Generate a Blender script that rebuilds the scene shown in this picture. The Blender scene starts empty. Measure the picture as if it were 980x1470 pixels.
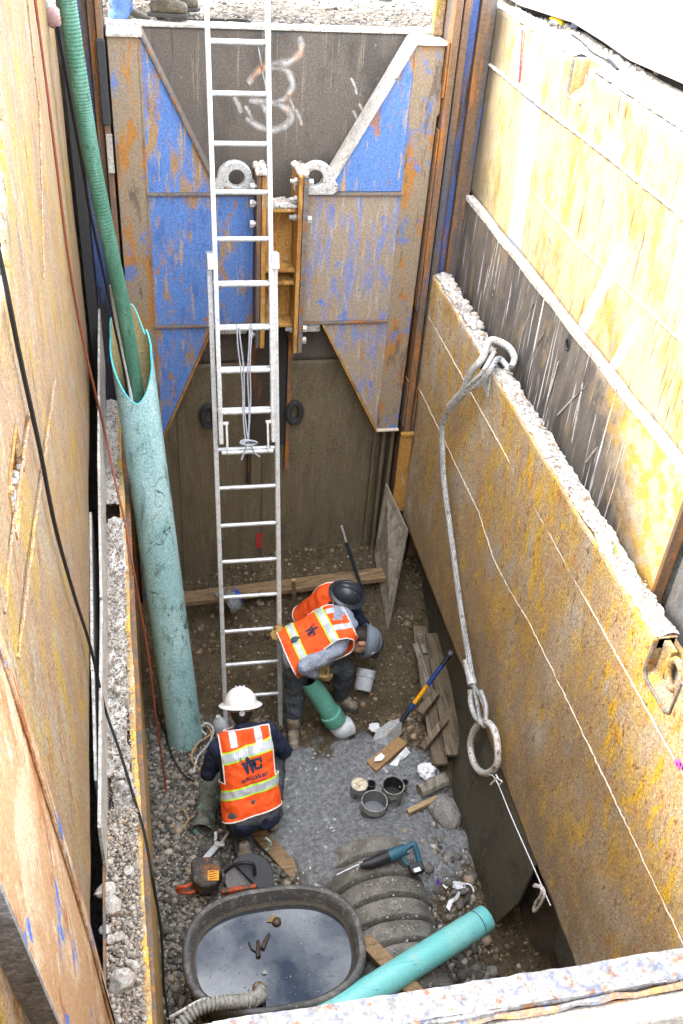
import bpy, bmesh, math, random
import numpy as np
from mathutils import Vector, Matrix, noise
from mathutils.bvhtree import BVHTree

rnd = random.Random(7)
S = bpy.context.scene
COL = S.collection

# ------------------------------------------------------------------ camera
cam = bpy.data.cameras.new('camera')
cam_o = bpy.data.objects.new('camera', cam)
COL.objects.link(cam_o)
cam.sensor_fit = 'VERTICAL'
cam.sensor_height = 36.0
cam.lens = 34.24
cam.clip_start = 0.05
cam.clip_end = 2000
right = Vector((0.98113, -0.18252, 0.06385))
up = Vector((0.06143, 0.60730, 0.79210))
fwd = Vector((0.18335, 0.77322, -0.60705))
m3 = Matrix((right, up, -fwd)).transposed()
cam_o.matrix_world = Matrix.Translation((0, 0, 6.42)) @ m3.to_4x4()
S.camera = cam_o

# ------------------------------------------------------------------ sky and sun
SUN_DIR = Vector((-1.0, 0.12, 1.0)).normalized()          # towards the sun
el = math.asin(SUN_DIR.z)
az = math.atan2(SUN_DIR.x, SUN_DIR.y)                      # clockwise from +Y
world = bpy.data.worlds.new('World')
S.world = world
world.use_nodes = True
wn = world.node_tree
wn.nodes.clear()
w_out = wn.nodes.new('ShaderNodeOutputWorld')
w_bg = wn.nodes.new('ShaderNodeBackground')
w_sky = wn.nodes.new('ShaderNodeTexSky')
w_sky.sky_type = 'NISHITA'
w_sky.sun_disc = False
w_sky.sun_elevation = el
w_sky.sun_rotation = az
w_sky.dust_density = 2.5
w_tc = wn.nodes.new('ShaderNodeTexCoord')
w_map = wn.nodes.new('ShaderNodeMapping')
w_map.inputs['Scale'].default_value = (1.0, 1.0, 1.6)
w_noise = wn.nodes.new('ShaderNodeTexNoise')
w_noise.inputs['Scale'].default_value = 5.0
w_noise.inputs['Detail'].default_value = 7.0
w_noise.inputs['Roughness'].default_value = 0.55
w_ramp = wn.nodes.new('ShaderNodeValToRGB')
w_ramp.color_ramp.elements[0].position = 0.41
w_ramp.color_ramp.elements[1].position = 0.69
w_mix = wn.nodes.new('ShaderNodeMixRGB')
w_mix.inputs['Color2'].default_value = (21.0, 21.6, 22.6, 1)
wn.links.new(w_tc.outputs['Generated'], w_map.inputs['Vector'])
wn.links.new(w_map.outputs['Vector'], w_noise.inputs['Vector'])
wn.links.new(w_noise.outputs['Fac'], w_ramp.inputs['Fac'])
wn.links.new(w_ramp.outputs['Color'], w_mix.inputs['Fac'])
wn.links.new(w_sky.outputs['Color'], w_mix.inputs['Color1'])
wn.links.new(w_mix.outputs['Color'], w_bg.inputs['Color'])
w_bg.inputs['Strength'].default_value = 0.15
wn.links.new(w_bg.outputs['Background'], w_out.inputs['Surface'])

sun = bpy.data.lights.new('sun', 'SUN')
sun.energy = 1.5
sun.angle = math.radians(10)      # veiled by thin cloud
sun.color = (1.0, 0.95, 0.86)
sun_o = bpy.data.objects.new('sun', sun)
COL.objects.link(sun_o)
sun_o.rotation_euler = SUN_DIR.to_track_quat('Z', 'Y').to_euler()

S.view_settings.view_transform = 'Standard'
S.view_settings.look = 'None'
S.view_settings.gamma = 1.0
S.view_settings.exposure = 2.5
S.cycles.max_bounces = 8
S.cycles.diffuse_bounces = 5
S.cycles.glossy_bounces = 3
S.cycles.caustics_reflective = False
S.cycles.caustics_refractive = False

# ------------------------------------------------------------------ helpers: objects
def link(name, data, parent=None):
    o = bpy.data.objects.new(name, data)
    COL.objects.link(o)
    if parent is not None:
        o.parent = parent
    return o

def tag(o, label=None, cat=None, group=None, kind=None):
    if label: o['label'] = label
    if cat: o['category'] = cat
    if group: o['group'] = group
    if kind: o['kind'] = kind
    return o

def thing(name, label, cat, loc=(0, 0, 0), group=None):
    o = bpy.data.objects.new(name, None)
    o.empty_display_size = 0.1
    COL.objects.link(o)
    o.location = loc
    return tag(o, label, cat, group)

def copy_tree(o, parent=None):
    c = o.copy()
    COL.objects.link(c)
    if parent is not None:
        c.parent = parent
    for ch in list(o.children):
        copy_tree(ch, c)
    return c

def world_loc(o):
    p = Vector((0, 0, 0))
    while o is not None:
        p += Vector(o.location)
        o = o.parent
    return p

def V3(p): return Vector(p)

class MB:
    """collects shapes given in world coordinates and links them as one mesh"""
    def __init__(s):
        s.v = []; s.f = []
    def add(s, vs, fs):
        n = len(s.v)
        s.v += [tuple(p) for p in vs]
        s.f += [tuple(i + n for i in q) for q in fs]
        return s
    def box(s, lo, hi):
        x0, y0, z0 = lo; x1, y1, z1 = hi
        return s.add([(x0,y0,z0),(x1,y0,z0),(x1,y1,z0),(x0,y1,z0),(x0,y0,z1),(x1,y0,z1),(x1,y1,z1),(x0,y1,z1)],
                     [(0,3,2,1),(4,5,6,7),(0,1,5,4),(1,2,6,5),(2,3,7,6),(3,0,4,7)])
    def obox(s, a, b, w, h, upv=(0, 0, 1), roll=0):
        """box running from a to b, w across, h along up"""
        a = V3(a); b = V3(b); d = (b - a).normalized()
        sd = d.cross(V3(upv)).normalized(); u = sd.cross(d)
        if roll:
            q = Matrix.Rotation(roll, 3, d); sd = q @ sd; u = q @ u
        P = []
        for e in (a, b):
            for i, j in ((-1,-1),(1,-1),(1,1),(-1,1)):
                P.append(e + sd*(i*w/2) + u*(j*h/2))
        return s.add(P, [(3,2,1,0),(4,5,6,7),(0,1,5,4),(1,2,6,5),(2,3,7,6),(3,0,4,7)])
    def prism(s, poly, d):
        """polygon of 3-D points extruded by vector d"""
        n = len(poly); d = V3(d)
        P = [V3(p) for p in poly] + [V3(p) + d for p in poly]
        return s.add(P, [tuple(range(n))[::-1], tuple(range(n, 2*n))] + [(i, (i+1) % n, (i+1) % n + n, i + n) for i in range(n)])
    def tube(s, path, r, seg=8, caps=True, closed=False, squash=None):
        path = [V3(p) for p in path]; n = len(path)
        rs = r if isinstance(r, (list, tuple)) else [r]*n
        tn = []
        for i in range(n):
            if closed:
                t = path[(i+1) % n] - path[i-1]
            else:
                t = path[min(i+1, n-1)] - path[max(i-1, 0)]
            tn.append(t.normalized() if t.length > 1e-9 else Vector((0,0,1)))
        ref = Vector((0,0,1)) if abs(tn[0].z) < .9 else Vector((1,0,0))
        nn = tn[0].cross(ref).normalized()
        P = []
        for i in range(n):
            if i:
                nn = (nn - tn[i]*nn.dot(tn[i]))
                nn = nn.normalized() if nn.length > 1e-6 else tn[i].orthogonal().normalized()
            bb = tn[i].cross(nn)
            for k in range(seg):
                a = 2*math.pi*k/seg
                ca, sa = math.cos(a), math.sin(a)
                if squash: sa *= squash
                P.append(path[i] + (nn*ca + bb*sa)*rs[i])
        F = []
        for i in range(n if closed else n-1):
            j = (i+1) % n
            for k in range(seg):
                l = (k+1) % seg
                F.append((i*seg+k, j*seg+k, j*seg+l, i*seg+l))
        if caps and not closed:
            F.append(tuple(range(seg))); F.append(tuple((n-1)*seg+k for k in range(seg))[::-1])
        return s.add(P, F)
    def lathe(s, prof, org, axis=(0,0,1), seg=24, ref=None, caps=False):
        """profile of (radius, height) turned round the axis"""
        org = V3(org); ax = V3(axis).normalized()
        e1 = V3(ref) if ref else ax.orthogonal()
        e1 = (e1 - ax*e1.dot(ax)).normalized(); e2 = ax.cross(e1)
        P = []
        for (r, h) in prof:
            for k in range(seg):
                a = 2*math.pi*k/seg
                P.append(org + ax*h + (e1*math.cos(a) + e2*math.sin(a))*r)
        F = []
        for i in range(len(prof)-1):
            for k in range(seg):
                l = (k+1) % seg
                F.append((i*seg+k, i*seg+l, (i+1)*seg+l, (i+1)*seg+k))
        if caps:
            F.append(tuple(range(seg))[::-1]); F.append(tuple((len(prof)-1)*seg+k for k in range(seg)))
        return s.add(P, F)
    def ball(s, c, r, seg=12, rings=8, rot=None):
        c = V3(c); r = V3(r) if isinstance(r, (tuple, list, Vector)) else Vector((r, r, r))
        P = []; F = []
        for i in range(rings+1):
            th = math.pi*i/rings
            for k in range(seg):
                a = 2*math.pi*k/seg
                p = Vector((r.x*math.sin(th)*math.cos(a), r.y*math.sin(th)*math.sin(a), r.z*math.cos(th)))
                if rot is not None: p = rot @ p
                P.append(c + p)
        for i in range(rings):
            for k in range(seg):
                l = (k+1) % seg
                F.append((i*seg+k, (i+1)*seg+k, (i+1)*seg+l, i*seg+l))
        return s.add(P, F)
    def build(s, name, mat=None, parent=None, smooth=False, bevel=0, label=None, kind=None, weld=False):
        org = world_loc(parent) if parent is not None else Vector((0, 0, 0))
        me = bpy.data.meshes.new(name)
        V = s.v
        if parent is None and s.v:
            a = np.array(s.v); org = Vector(((a[:,0].min()+a[:,0].max())/2, (a[:,1].min()+a[:,1].max())/2, a[:,2].min()))
        me.from_pydata([(p[0]-org.x, p[1]-org.y, p[2]-org.z) for p in V], [], s.f)
        bm = bmesh.new(); bm.from_mesh(me)
        bmesh.ops.remove_doubles(bm, verts=bm.verts, dist=1e-5) if weld else None
        bmesh.ops.recalc_face_normals(bm, faces=bm.faces)
        bm.to_mesh(me); bm.free()
        if mat is not None: me.materials.append(mat)
        if smooth:
            me.polygons.foreach_set('use_smooth', [True]*len(me.polygons))
        o = link(name, me, parent)
        if parent is None: o.location = org
        if bevel:
            b = o.modifiers.new('bevel', 'BEVEL'); b.width = bevel; b.segments = 2; b.limit_method = 'ANGLE'; b.angle_limit = math.radians(40)
        if smooth and bevel == 0:
            try:
                me.set_sharp_from_angle(angle=math.radians(50))
            except Exception:
                pass
        if label: o['label'] = label
        if kind: o['kind'] = kind
        return o

def fast_mesh(name, verts, faces, mat, parent=None, smooth=False, attrs=None):
    """verts (n,3) and faces (m,k) numpy arrays; attrs {name: (n,) or (n,3)}"""
    verts = np.asarray(verts, dtype=np.float32); faces = np.asarray(faces, dtype=np.int32)
    org = np.array(world_loc(parent)) if parent is not None else np.zeros(3)
    me = bpy.data.meshes.new(name)
    k = faces.shape[1]
    me.vertices.add(len(verts)); me.vertices.foreach_set('co', (verts - org).astype(np.float32).ravel())
    me.loops.add(faces.size); me.loops.foreach_set('vertex_index', faces.ravel())
    me.polygons.add(len(faces)); me.polygons.foreach_set('loop_start', np.arange(0, faces.size, k, dtype=np.int32))
    if smooth: me.polygons.foreach_set('use_smooth', np.ones(len(faces), dtype=bool))
    me.update(calc_edges=True)
    for an, av in (attrs or {}).items():
        av = np.asarray(av, dtype=np.float32)
        if av.ndim == 1:
            a = me.attributes.new(an, 'FLOAT', 'POINT'); a.data.foreach_set('value', av)
        else:
            a = me.attributes.new(an, 'FLOAT_VECTOR', 'POINT'); a.data.foreach_set('vector', av.ravel())
    if mat is not None: me.materials.append(mat)
    return link(name, me, parent)

# ------------------------------------------------------------------ helpers: numpy noise
def _h(ix, iy, iz, seed):
    n = (ix*374761393 + iy*668265263 + iz*2147483647 + seed*1274126177) & 0xffffffff
    n = ((n ^ (n >> 13)) * 1274126177) & 0xffffffff
    n = ((n ^ (n >> 16)) * 2246822519) & 0xffffffff
    return ((n ^ (n >> 15)) & 0xffff) / 65535.0

def vn(x, y, z=0.0, seed=0):
    x = np.asarray(x, dtype=np.float64); y = np.asarray(y, dtype=np.float64); z = np.asarray(z, dtype=np.float64) + 0*x
    ix = np.floor(x).astype(np.int64); iy = np.floor(y).astype(np.int64); iz = np.floor(z).astype(np.int64)
    fx, fy, fz = x-ix, y-iy, z-iz
    fx = fx*fx*(3-2*fx); fy = fy*fy*(3-2*fy); fz = fz*fz*(3-2*fz)
    def c(a, b, d): return _h(ix+a, iy+b, iz+d, seed)
    x00 = c(0,0,0)*(1-fx)+c(1,0,0)*fx; x10 = c(0,1,0)*(1-fx)+c(1,1,0)*fx
    x01 = c(0,0,1)*(1-fx)+c(1,0,1)*fx; x11 = c(0,1,1)*(1-fx)+c(1,1,1)*fx
    return ((x00*(1-fy)+x10*fy)*(1-fz) + (x01*(1-fy)+x11*fy)*fz)*2-1

def fbm(x, y, z=0.0, seed=0, oct=4):
    t = 0; a = 1.0; f = 1.0
    for i in range(oct):
        t = t + a*vn(np.asarray(x)*f, np.asarray(y)*f, np.asarray(z)*f, seed+i*17); a *= .5; f *= 2.03
    return t

def sst(a, b, x):
    t = np.clip((np.asarray(x, dtype=np.float64)-a)/(b-a), 0, 1)
    return t*t*(3-2*t)

# ------------------------------------------------------------------ helpers: materials
MATS = {}
class NT:
    def __init__(s, name):
        s.m = bpy.data.materials.new(name); s.m.use_nodes = True
        s.t = s.m.node_tree; s.t.nodes.clear()
        s.out = s.n('ShaderNodeOutputMaterial'); s.b = s.n('ShaderNodeBsdfPrincipled')
        s.l(s.b.outputs[0], s.out.inputs[0])
        s.tc = s.n('ShaderNodeTexCoord').outputs['Object']
        MATS[name] = s.m
    def n(s, t): return s.t.nodes.new(t)
    def l(s, a, b): s.t.links.new(a, b)
    def coord(s, scale=(1,1,1), off=(0,0,0), rot=(0,0,0)):
        m = s.n('ShaderNodeMapping'); m.inputs['Scale'].default_value = scale; m.inputs['Location'].default_value = off
        m.inputs['Rotation'].default_value = rot
        s.l(s.tc, m.inputs['Vector']); return m.outputs[0]
    def noise(s, co, scale=1.0, detail=4, rough=.6, dist=0.0):
        x = s.n('ShaderNodeTexNoise'); s.l(co, x.inputs['Vector'])
        x.inputs['Scale'].default_value = scale; x.inputs['Detail'].default_value = detail
        x.inputs['Roughness'].default_value = rough; x.inputs['Distortion'].default_value = dist
        return x.outputs['Fac']
    def rng(s, v, a, b, c=0.0, d=1.0):
        x = s.n('ShaderNodeMapRange'); s.l(v, x.inputs[0])
        for i, q in enumerate((a, b, c, d)): x.inputs[i+1].default_value = q
        x.clamp = True
        return x.outputs[0]
    def math(s, op, a, b=None):
        x = s.n('ShaderNodeMath'); x.operation = op
        for i, q in enumerate((a, b)):
            if q is None: continue
            if isinstance(q, (int, float)): x.inputs[i].default_value = q
            else: s.l(q, x.inputs[i])
        return x.outputs[0]
    def mix(s, f, a, b, mode='MIX'):
        x = s.n('ShaderNodeMixRGB'); x.blend_type = mode
        for i, q in enumerate((f, a, b)):
            if isinstance(q, (int, float)): x.inputs[i].default_value = q
            elif isinstance(q, tuple): x.inputs[i].default_value = (*q, 1)
            else: s.l(q, x.inputs[i])
        return x.outputs[0]
    def attr(s, name, out='Fac'):
        x = s.n('ShaderNodeAttribute'); x.attribute_name = name; return x.outputs[out]
    def sep(s, v):
        x = s.n('ShaderNodeSeparateXYZ'); s.l(v, x.inputs[0]); return x.outputs
    def bump(s, h, strength=.4, dist=.01):
        x = s.n('ShaderNodeBump'); x.inputs['Strength'].default_value = strength; x.inputs['Distance'].default_value = dist
        s.l(h, x.inputs['Height']); s.l(x.outputs[0], s.b.inputs['Normal'])
    def done(s, col, rough=.7, metal=0.0, spec=.3):
        if isinstance(col, tuple): s.b.inputs['Base Color'].default_value = (*col, 1)
        else: s.l(col, s.b.inputs['Base Color'])
        if isinstance(rough, float): s.b.inputs['Roughness'].default_value = rough
        else: s.l(rough, s.b.inputs['Roughness'])
        s.b.inputs['Metallic'].default_value = metal
        s.b.inputs['Specular IOR Level'].default_value = spec
        return s.m

def worn(name, base, layers=(), rough=.65, metal=0.0, speck=(170, .35), bump=(60, .25, .004), spec=.3, seed=0, post=None):
    """a base colour under patches: each layer is (colour, coordinate scale, low, high[, rotation])"""
    t = NT(name); c = base; k = seed*3.7
    for i, L in enumerate(layers):
        co = t.coord(L[1], (k+i*5.3, k*.7+i*2.1, i*1.7), L[4] if len(L) > 4 else (0,0,0))
        f = t.rng(t.noise(co, 1.0, 6, .65, .3), L[2], L[3])
        c = t.mix(f, c, L[0])
    if post: c = post(t, c)
    sp = t.rng(t.noise(t.coord(), speck[0], 2, .7), .3, .7, 1-speck[1], 1+speck[1])
    c = t.mix(1.0, c, sp, 'MULTIPLY')
    c = t.mix(1.0, c, t.rng(t.noise(t.coord((1,1,1), (k, 3, 1)), speck[0]*.38, 3, .75), .36, .64, 1-speck[1]*.65, 1+speck[1]*.65), 'MULTIPLY')
    bh = t.noise(t.coord(), bump[0], 5, .7)
    t.bump(bh, bump[1], bump[2])
    return t.done(c, float(rough), metal, spec)

def plain(name, col, rough=.6, metal=0.0, speck=(140, .25), bump=(80, .15, .002), spec=.3):
    return worn(name, col, (), rough, metal, speck, bump, spec)

# ------------------------------------------------------------------ materials
STK = (16, 16, 1.6)            # vertical streaks
M_tan = worn('tan_worn_paint', (0.271,0.176,0.099), [((0.329,0.212,0.040),(4,4,1.6),.50,.60,(.25,0,0)), ((0.278,0.223,0.153),(9,9,3.2),.50,.62,(.25,0,0)), ((0.227,0.102,0.033),(12,12,3.4),.57,.66,(.3,0,0)), ((0.161,0.135,0.106),(7,7,2.6),.58,.68,(.4,0,0)),
    ((0.161,0.073,0.029),(28,28,6),.64,.69,(.3,0,0)), ((0.117,0.073,0.037),(34,34,4),.63,.68,(.35,0,0)), ((0.365,0.307,0.227),(60,60,9),.60,.66,(.3,0,0))], seed=1, speck=(190,.6))
M_rl = worn('lower_shield_paint', (.42,.295,.155), [((.48,.31,.085),(5,5,2.6),.46,.60,(.5,0,0)), ((.38,.26,.15),(6,6,1.8),.50,.64,(.5,0,0)), ((.46,.20,.05),(9,9,4),.58,.66,(.5,0,0)),
    ((.58,.35,.03),(11,11,4),.55,.61,(.5,0,0)), ((.50,.31,.05),(3,3,1.4),.52,.66,(.5,0,0)), ((.38,.32,.24),(4,4,1.6),.54,.66,(.5,0,0)), ((.46,.41,.33),(1.6,1.6,.9),.54,.70,(.5,0,0)), ((.42,.36,.28),(30,30,4),.60,.66,(.5,0,0)), ((.24,.12,.045),(34,34,14),.58,.64,(.6,0,0)), ((.16,.20,.27),(30,30,12),.69,.72,(.5,0,0)),
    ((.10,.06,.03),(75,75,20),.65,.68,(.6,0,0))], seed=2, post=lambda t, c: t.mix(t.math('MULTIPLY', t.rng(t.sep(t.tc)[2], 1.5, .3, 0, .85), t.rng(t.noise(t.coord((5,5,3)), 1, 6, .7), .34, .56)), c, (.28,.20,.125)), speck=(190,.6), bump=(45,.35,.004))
M_ll = worn('left_lower_shield_paint', (.42,.28,.12), [((.55,.35,.05),(6,6,.5),.5,.6), ((.28,.12,.04),(12,12,.8),.57,.64), ((.5,.44,.34),(20,20,1.2),.56,.66)], seed=3)
M_rail = worn('rusty_rail_steel', (.17,.10,.055), [((.33,.13,.03),STK,.52,.6), ((.10,.09,.085),(10,10,.7),.5,.6), ((.06,.11,.32),(14,14,1.2),.62,.66)], seed=4)
M_rail_blue = worn('blue_rail_steel', (.06,.10,.26), [((.14,.10,.08),(18,18,1.2),.5,.58), ((.30,.13,.04),STK,.6,.66), ((.035,.03,.03),(8,8,.6),.52,.6)], seed=5)
M_blue = worn('blue_brace_paint', (.33,.20,.09), [((.10,.20,.47),(6,6,2.2),.385,.47), ((.075,.155,.41),(12,12,5),.56,.64), ((.40,.29,.16),(34,34,3.0),.58,.63), ((.16,.21,.40),(40,40,5),.58,.64),
    ((.36,.14,.03),(9,9,4.5),.62,.66), ((.45,.40,.33),(70,70,12),.66,.70), ((.20,.10,.05),(3,3,1.2),.60,.70)], seed=6, speck=(170,.34), bump=(50,.3,.003))
M_blue_tan = worn('brace_worn_to_rust', (.30,.235,.17), [((.17,.21,.40),(14,14,3.0),.48,.60), ((.33,.19,.08),(9,9,2.2),.57,.66), ((.38,.33,.27),(34,34,4),.54,.66),((.10,.17,.48),(6,6,4),.60,.68)], seed=8, speck=(170,.3), bump=(50,.3,.003))
M_rustband = worn('brace_rust_band', (.26,.20,.135), [((.36,.16,.04),(9,9,3),.52,.6), ((.11,.17,.38),(7,7,4),.56,.64), ((.15,.11,.08),(20,20,4),.56,.64)], seed=9, speck=(170,.3))
M_spacer = worn('ochre_rust_steel', (.40,.21,.05), [((.28,.12,.03),(10,10,4),.5,.58), ((.42,.32,.18),(15,15,6),.57,.66), ((.13,.08,.05),(18,18,2),.6,.66)], seed=10)
M_endplate = worn('dark_end_steel', (.115,.095,.078), [((.075,.064,.055),(3,3,1.2),.48,.6), ((.19,.16,.12),(30,30,1.5),.58,.66), ((.24,.20,.16),(9,9,5),.66,.72), ((.15,.07,.035),(14,14,7),.66,.69), ((.045,.04,.035),(60,60,3),.64,.68)], seed=11, speck=(200,.4))
M_olive = worn('muddy_end_steel', (.155,.125,.075), [((.19,.155,.10),(40,40,3.0),.52,.62), ((.115,.092,.055),(7,7,1.6),.5,.66), ((.16,.10,.05),(60,60,2),.58,.66)], seed=12, speck=(200,.45))
M_plaindark = worn('bare_grey_steel', (.16,.155,.15), [((.10,.095,.09),(4,4,1.5),.5,.6), ((.26,.25,.24),(40,40,4),.6,.68)], seed=13)
M_ledge = worn('dusty_concrete_crust', (.46,.43,.385), [((.36,.33,.29),(14,14,14),.50,.6), ((.56,.53,.48),(6,6,6),.5,.58), ((.13,.11,.09),(42,42,42),.60,.65)], speck=(120,.3), bump=(60,.8,.012), seed=14)
M_weld = plain('weld_bead_dust', (.58,.50,.38), .7, 0, (200,.4), (150,.6,.006))
M_nearpanel = worn('whitened_rusty_steel', (.102,.096,.090), [((.144,.060,.024),(20,20,20),.58,.64), ((.060,.063,.084),(45,45,45),.53,.60), ((.156,.150,.141),(24,24,24),.55,.62), ((.102,.042,.015),(60,60,60),.58,.64)], seed=15, bump=(40,.5,.004))
M_rustface = worn('grey_rust_flank', (.16,.14,.12), [((.26,.105,.03),(4,30,30),.52,.6), ((.11,.105,.11),(3,25,25),.50,.6)], seed=16)
M_nearleft = worn('near_left_rust', (.38,.225,.115), [((.48,.35,.22),(26,7,2.2),.5,.6), ((.27,.11,.04),(30,9,2.6),.55,.63), ((.045,.14,.42),(9,9,2.4),.60,.64), ((.55,.46,.36),(40,16,3.5),.6,.68)], seed=17, speck=(220,.4))
M_teal = worn('teal_pvc', (.28,.47,.47), [((.38,.56,.56),(5,5,1),.46,.6), ((.15,.24,.22),(16,16,3.0),.56,.66), ((.06,.10,.09),(22,22,26),.665,.685,(.5,.6,.3)), ((.05,.075,.065),(60,60,9),.66,.69)], .45, seed=18, post=lambda t, c: t.mix(t.math('MULTIPLY', t.rng(t.math('ABSOLUTE', t.math('SUBTRACT', t.noise(t.coord((5,5,3)), 1, 2, .5, 1.2), .5)), .010, .003), t.rng(t.noise(t.coord(), 3, 3, .6), .46, .56)), c, (.05,.10,.09)), speck=(170,.35), bump=(60,.1,.001), spec=.4)
M_teal_clean = worn('clean_teal_pvc', (.17,.54,.53), [((.22,.56,.54),(5,5,5),.5,.6), ((.30,.48,.44),(9,9,9),.57,.68), ((.08,.30,.29),(3,60,60),.62,.66), ((.06,.10,.09),(45,45,45),.72,.74)], .38, seed=19, speck=(100,.06), bump=(40,.03,.001), spec=.45)
M_teal_dirty = worn('muddy_teal_pvc', (.17,.185,.15), [((.24,.50,.45),(7,7,7),.55,.60), ((.08,.075,.06),(12,12,12),.52,.6)], .6, seed=20)
M_teal_green = worn('green_teal_pvc', (.12,.36,.27), [((.16,.42,.33),(9,9,9),.5,.6), ((.06,.09,.06),(30,30,30),.66,.7)], .45, seed=21, speck=(150,.15))
M_pvc_cut = plain('fresh_cut_pvc', (.06,.55,.62), .5, 0, (80,.1))
M_pvc_in = plain('pipe_inside_tan', (.36,.30,.15), .6, 0, (120,.3))
M_white_pvc = worn('grey_white_pvc', (.52,.54,.55), [((.25,.22,.18),(18,18,18),.6,.68), ((.62,.64,.66),(7,7,7),.52,.6)], .5, seed=22, speck=(150,.15))
M_hose = worn('green_hose', (.055,.155,.105), [((.085,.20,.145),(12,12,3),.5,.6), ((.05,.09,.05),(30,30,12),.58,.66)], .5, seed=23, speck=(180,.25))
M_alu = worn('aluminium', (.60,.61,.60), [((.46,.46,.44),(20,20,20),.52,.62), ((.30,.27,.22),(45,45,45),.64,.70)], .42, .35, seed=24, speck=(160,.18), bump=(80,.1,.001), spec=.5)
M_rope = plain('grey_cord', (.32,.33,.36), .8)
M_wire = worn('galvanised_wire', (.42,.43,.42), [((.22,.19,.15),(30,30,30),.56,.64)], .5, .4, seed=25)
M_galv = worn('galvanised_dusty', (.50,.50,.48), [((.30,.20,.12),(22,22,22),.56,.63), ((.22,.20,.17),(60,60,60),.6,.66)], .55, .2, seed=26)
M_ring = worn('white_rusty_ring', (.66,.63,.59), [((.28,.18,.10),(20,20,20),.57,.62), ((.15,.10,.07),(60,60,60),.6,.66)], .6, .1, seed=27)
M_black = plain('black_rubber', (.012,.012,.013), .55)
M_redcable = plain('rust_red_cable', (.22,.06,.03), .6)
M_orange_wood = worn('pale_wood', (.42,.29,.15), [((.28,.18,.09),(3,40,40),.5,.62)], .7, seed=28)
M_wood = worn('weathered_brown_wood', (.24,.155,.08), [((.14,.085,.042),(3,34,34),.5,.6), ((.33,.24,.15),(4,50,50),.58,.66)], .75, seed=29)
M_greywood = worn('weathered_grey_wood', (.26,.235,.19), [((.15,.12,.09),(24,3,3),.5,.6), ((.36,.33,.28),(40,4,4),.58,.66), ((.12,.085,.05),(6,6,6),.6,.68)], .8, seed=30)
M_dirtwood = worn('muddy_plank_wood', (.17,.13,.08), [((.09,.068,.042),(22,2.5,6),.5,.6), ((.28,.235,.17),(30,3,8),.57,.66)], .8, seed=31)
M_ply = worn('muddy_plywood', (.25,.215,.165), [((.15,.12,.085),(10,10,6),.5,.62), ((.33,.30,.25),(20,20,8),.56,.66)], .8, seed=32)
M_sheet = worn('dark_muddy_steel_sheet', (.095,.085,.06), [((.055,.048,.035),(4,3,3),.5,.62), ((.15,.13,.09),(30,16,16),.6,.68)], .6, seed=33, speck=(180,.35))
M_dark = plain('deep_dark_steel', (.035,.035,.035), .7)
M_tub = worn('black_tub_plastic', (.075,.073,.07), [((.15,.14,.125),(14,14,14),.50,.62), ((.28,.27,.25),(40,40,40),.60,.66)], .5, seed=34, post=lambda t, c: t.mix(t.math('MULTIPLY', t.math('MULTIPLY', t.rng(t.sep(t.tc)[2], .405, .42), t.rng(t.sep(t.tc)[2], .46, .43)), t.noise(t.coord(), 14, 5, .7)), c, (.33,.29,.23)), speck=(200,.3))
M_shovel_grey = worn('worn_shovel_steel', (.21,.21,.205), [((.19,.17,.14),(12,12,12),.52,.64)], .45, .4, seed=35)
M_fg_blue = plain('blue_fibreglass', (.015,.05,.22), .4)
M_fg_yel = plain('yellow_fibreglass', (.75,.33,.01), .4)
M_fg_black = plain('black_fibreglass', (.02,.025,.035), .45)
M_grip = plain('grey_grip', (.24,.25,.26), .6)
M_card = worn('brown_cardboard', (.32,.19,.085), [((.24,.13,.05),(9,9,9),.5,.6)], .8, seed=36)
M_paper = plain('white_paper', (.78,.79,.80), .7, 0, (60,.06))
M_tin = worn('tin_can', (.33,.33,.31), [((.14,.12,.10),(20,20,20),.52,.6)], .4, .5, seed=37)
M_tin_in = plain('black_glue_residue', (.03,.028,.025), .5)
M_cream = worn('cream_can_lid', (.62,.55,.40), [((.36,.27,.15),(30,30,30),.52,.6)], .6, seed=38)
M_toolteal = plain('teal_tool_plastic', (.03,.105,.15), .4, 0, (120,.15))
M_toolblack = plain('black_tool_plastic', (.02,.02,.022), .45)
M_toolred = worn('orange_tool_plastic', (.45,.07,.018), [((.10,.06,.04),(18,18,18),.47,.56)], .5, seed=39)
M_toolyel = plain('orange_sticker', (.80,.33,.01), .5)
M_steel = plain('bright_blade', (.62,.64,.66), .35, .5)
M_stone = worn('grey_stone', (.26,.245,.225), [((.17,.155,.14),(12,12,12),.5,.6), ((.36,.33,.29),(25,25,25),.58,.66)], .85, seed=40, bump=(50,.5,.006))
M_palestone = worn('pale_rubble', (.340,.299,.252), [((.422,.394,.354),(9,9,9),.5,.6), ((.286,.170,.102),(6,6,6),.6,.68)], .85, seed=41, bump=(50,.5,.006))
M_concrete = plain('pale_pavement', (.50,.48,.46), .85, 0, (60,.12))
M_bag = NT('clear_plastic'); M_bag.b.inputs['Transmission Weight'].default_value = .75; M_bag.b.inputs['IOR'].default_value = 1.2
M_bag = M_bag.done((.75,.82,.85), .15, 0.0, .5)
M_bluecap = plain('blue_print', (.03,.07,.42), .5)
M_purple = plain('purple_plastic', (.13,.05,.32), .5)

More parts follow.
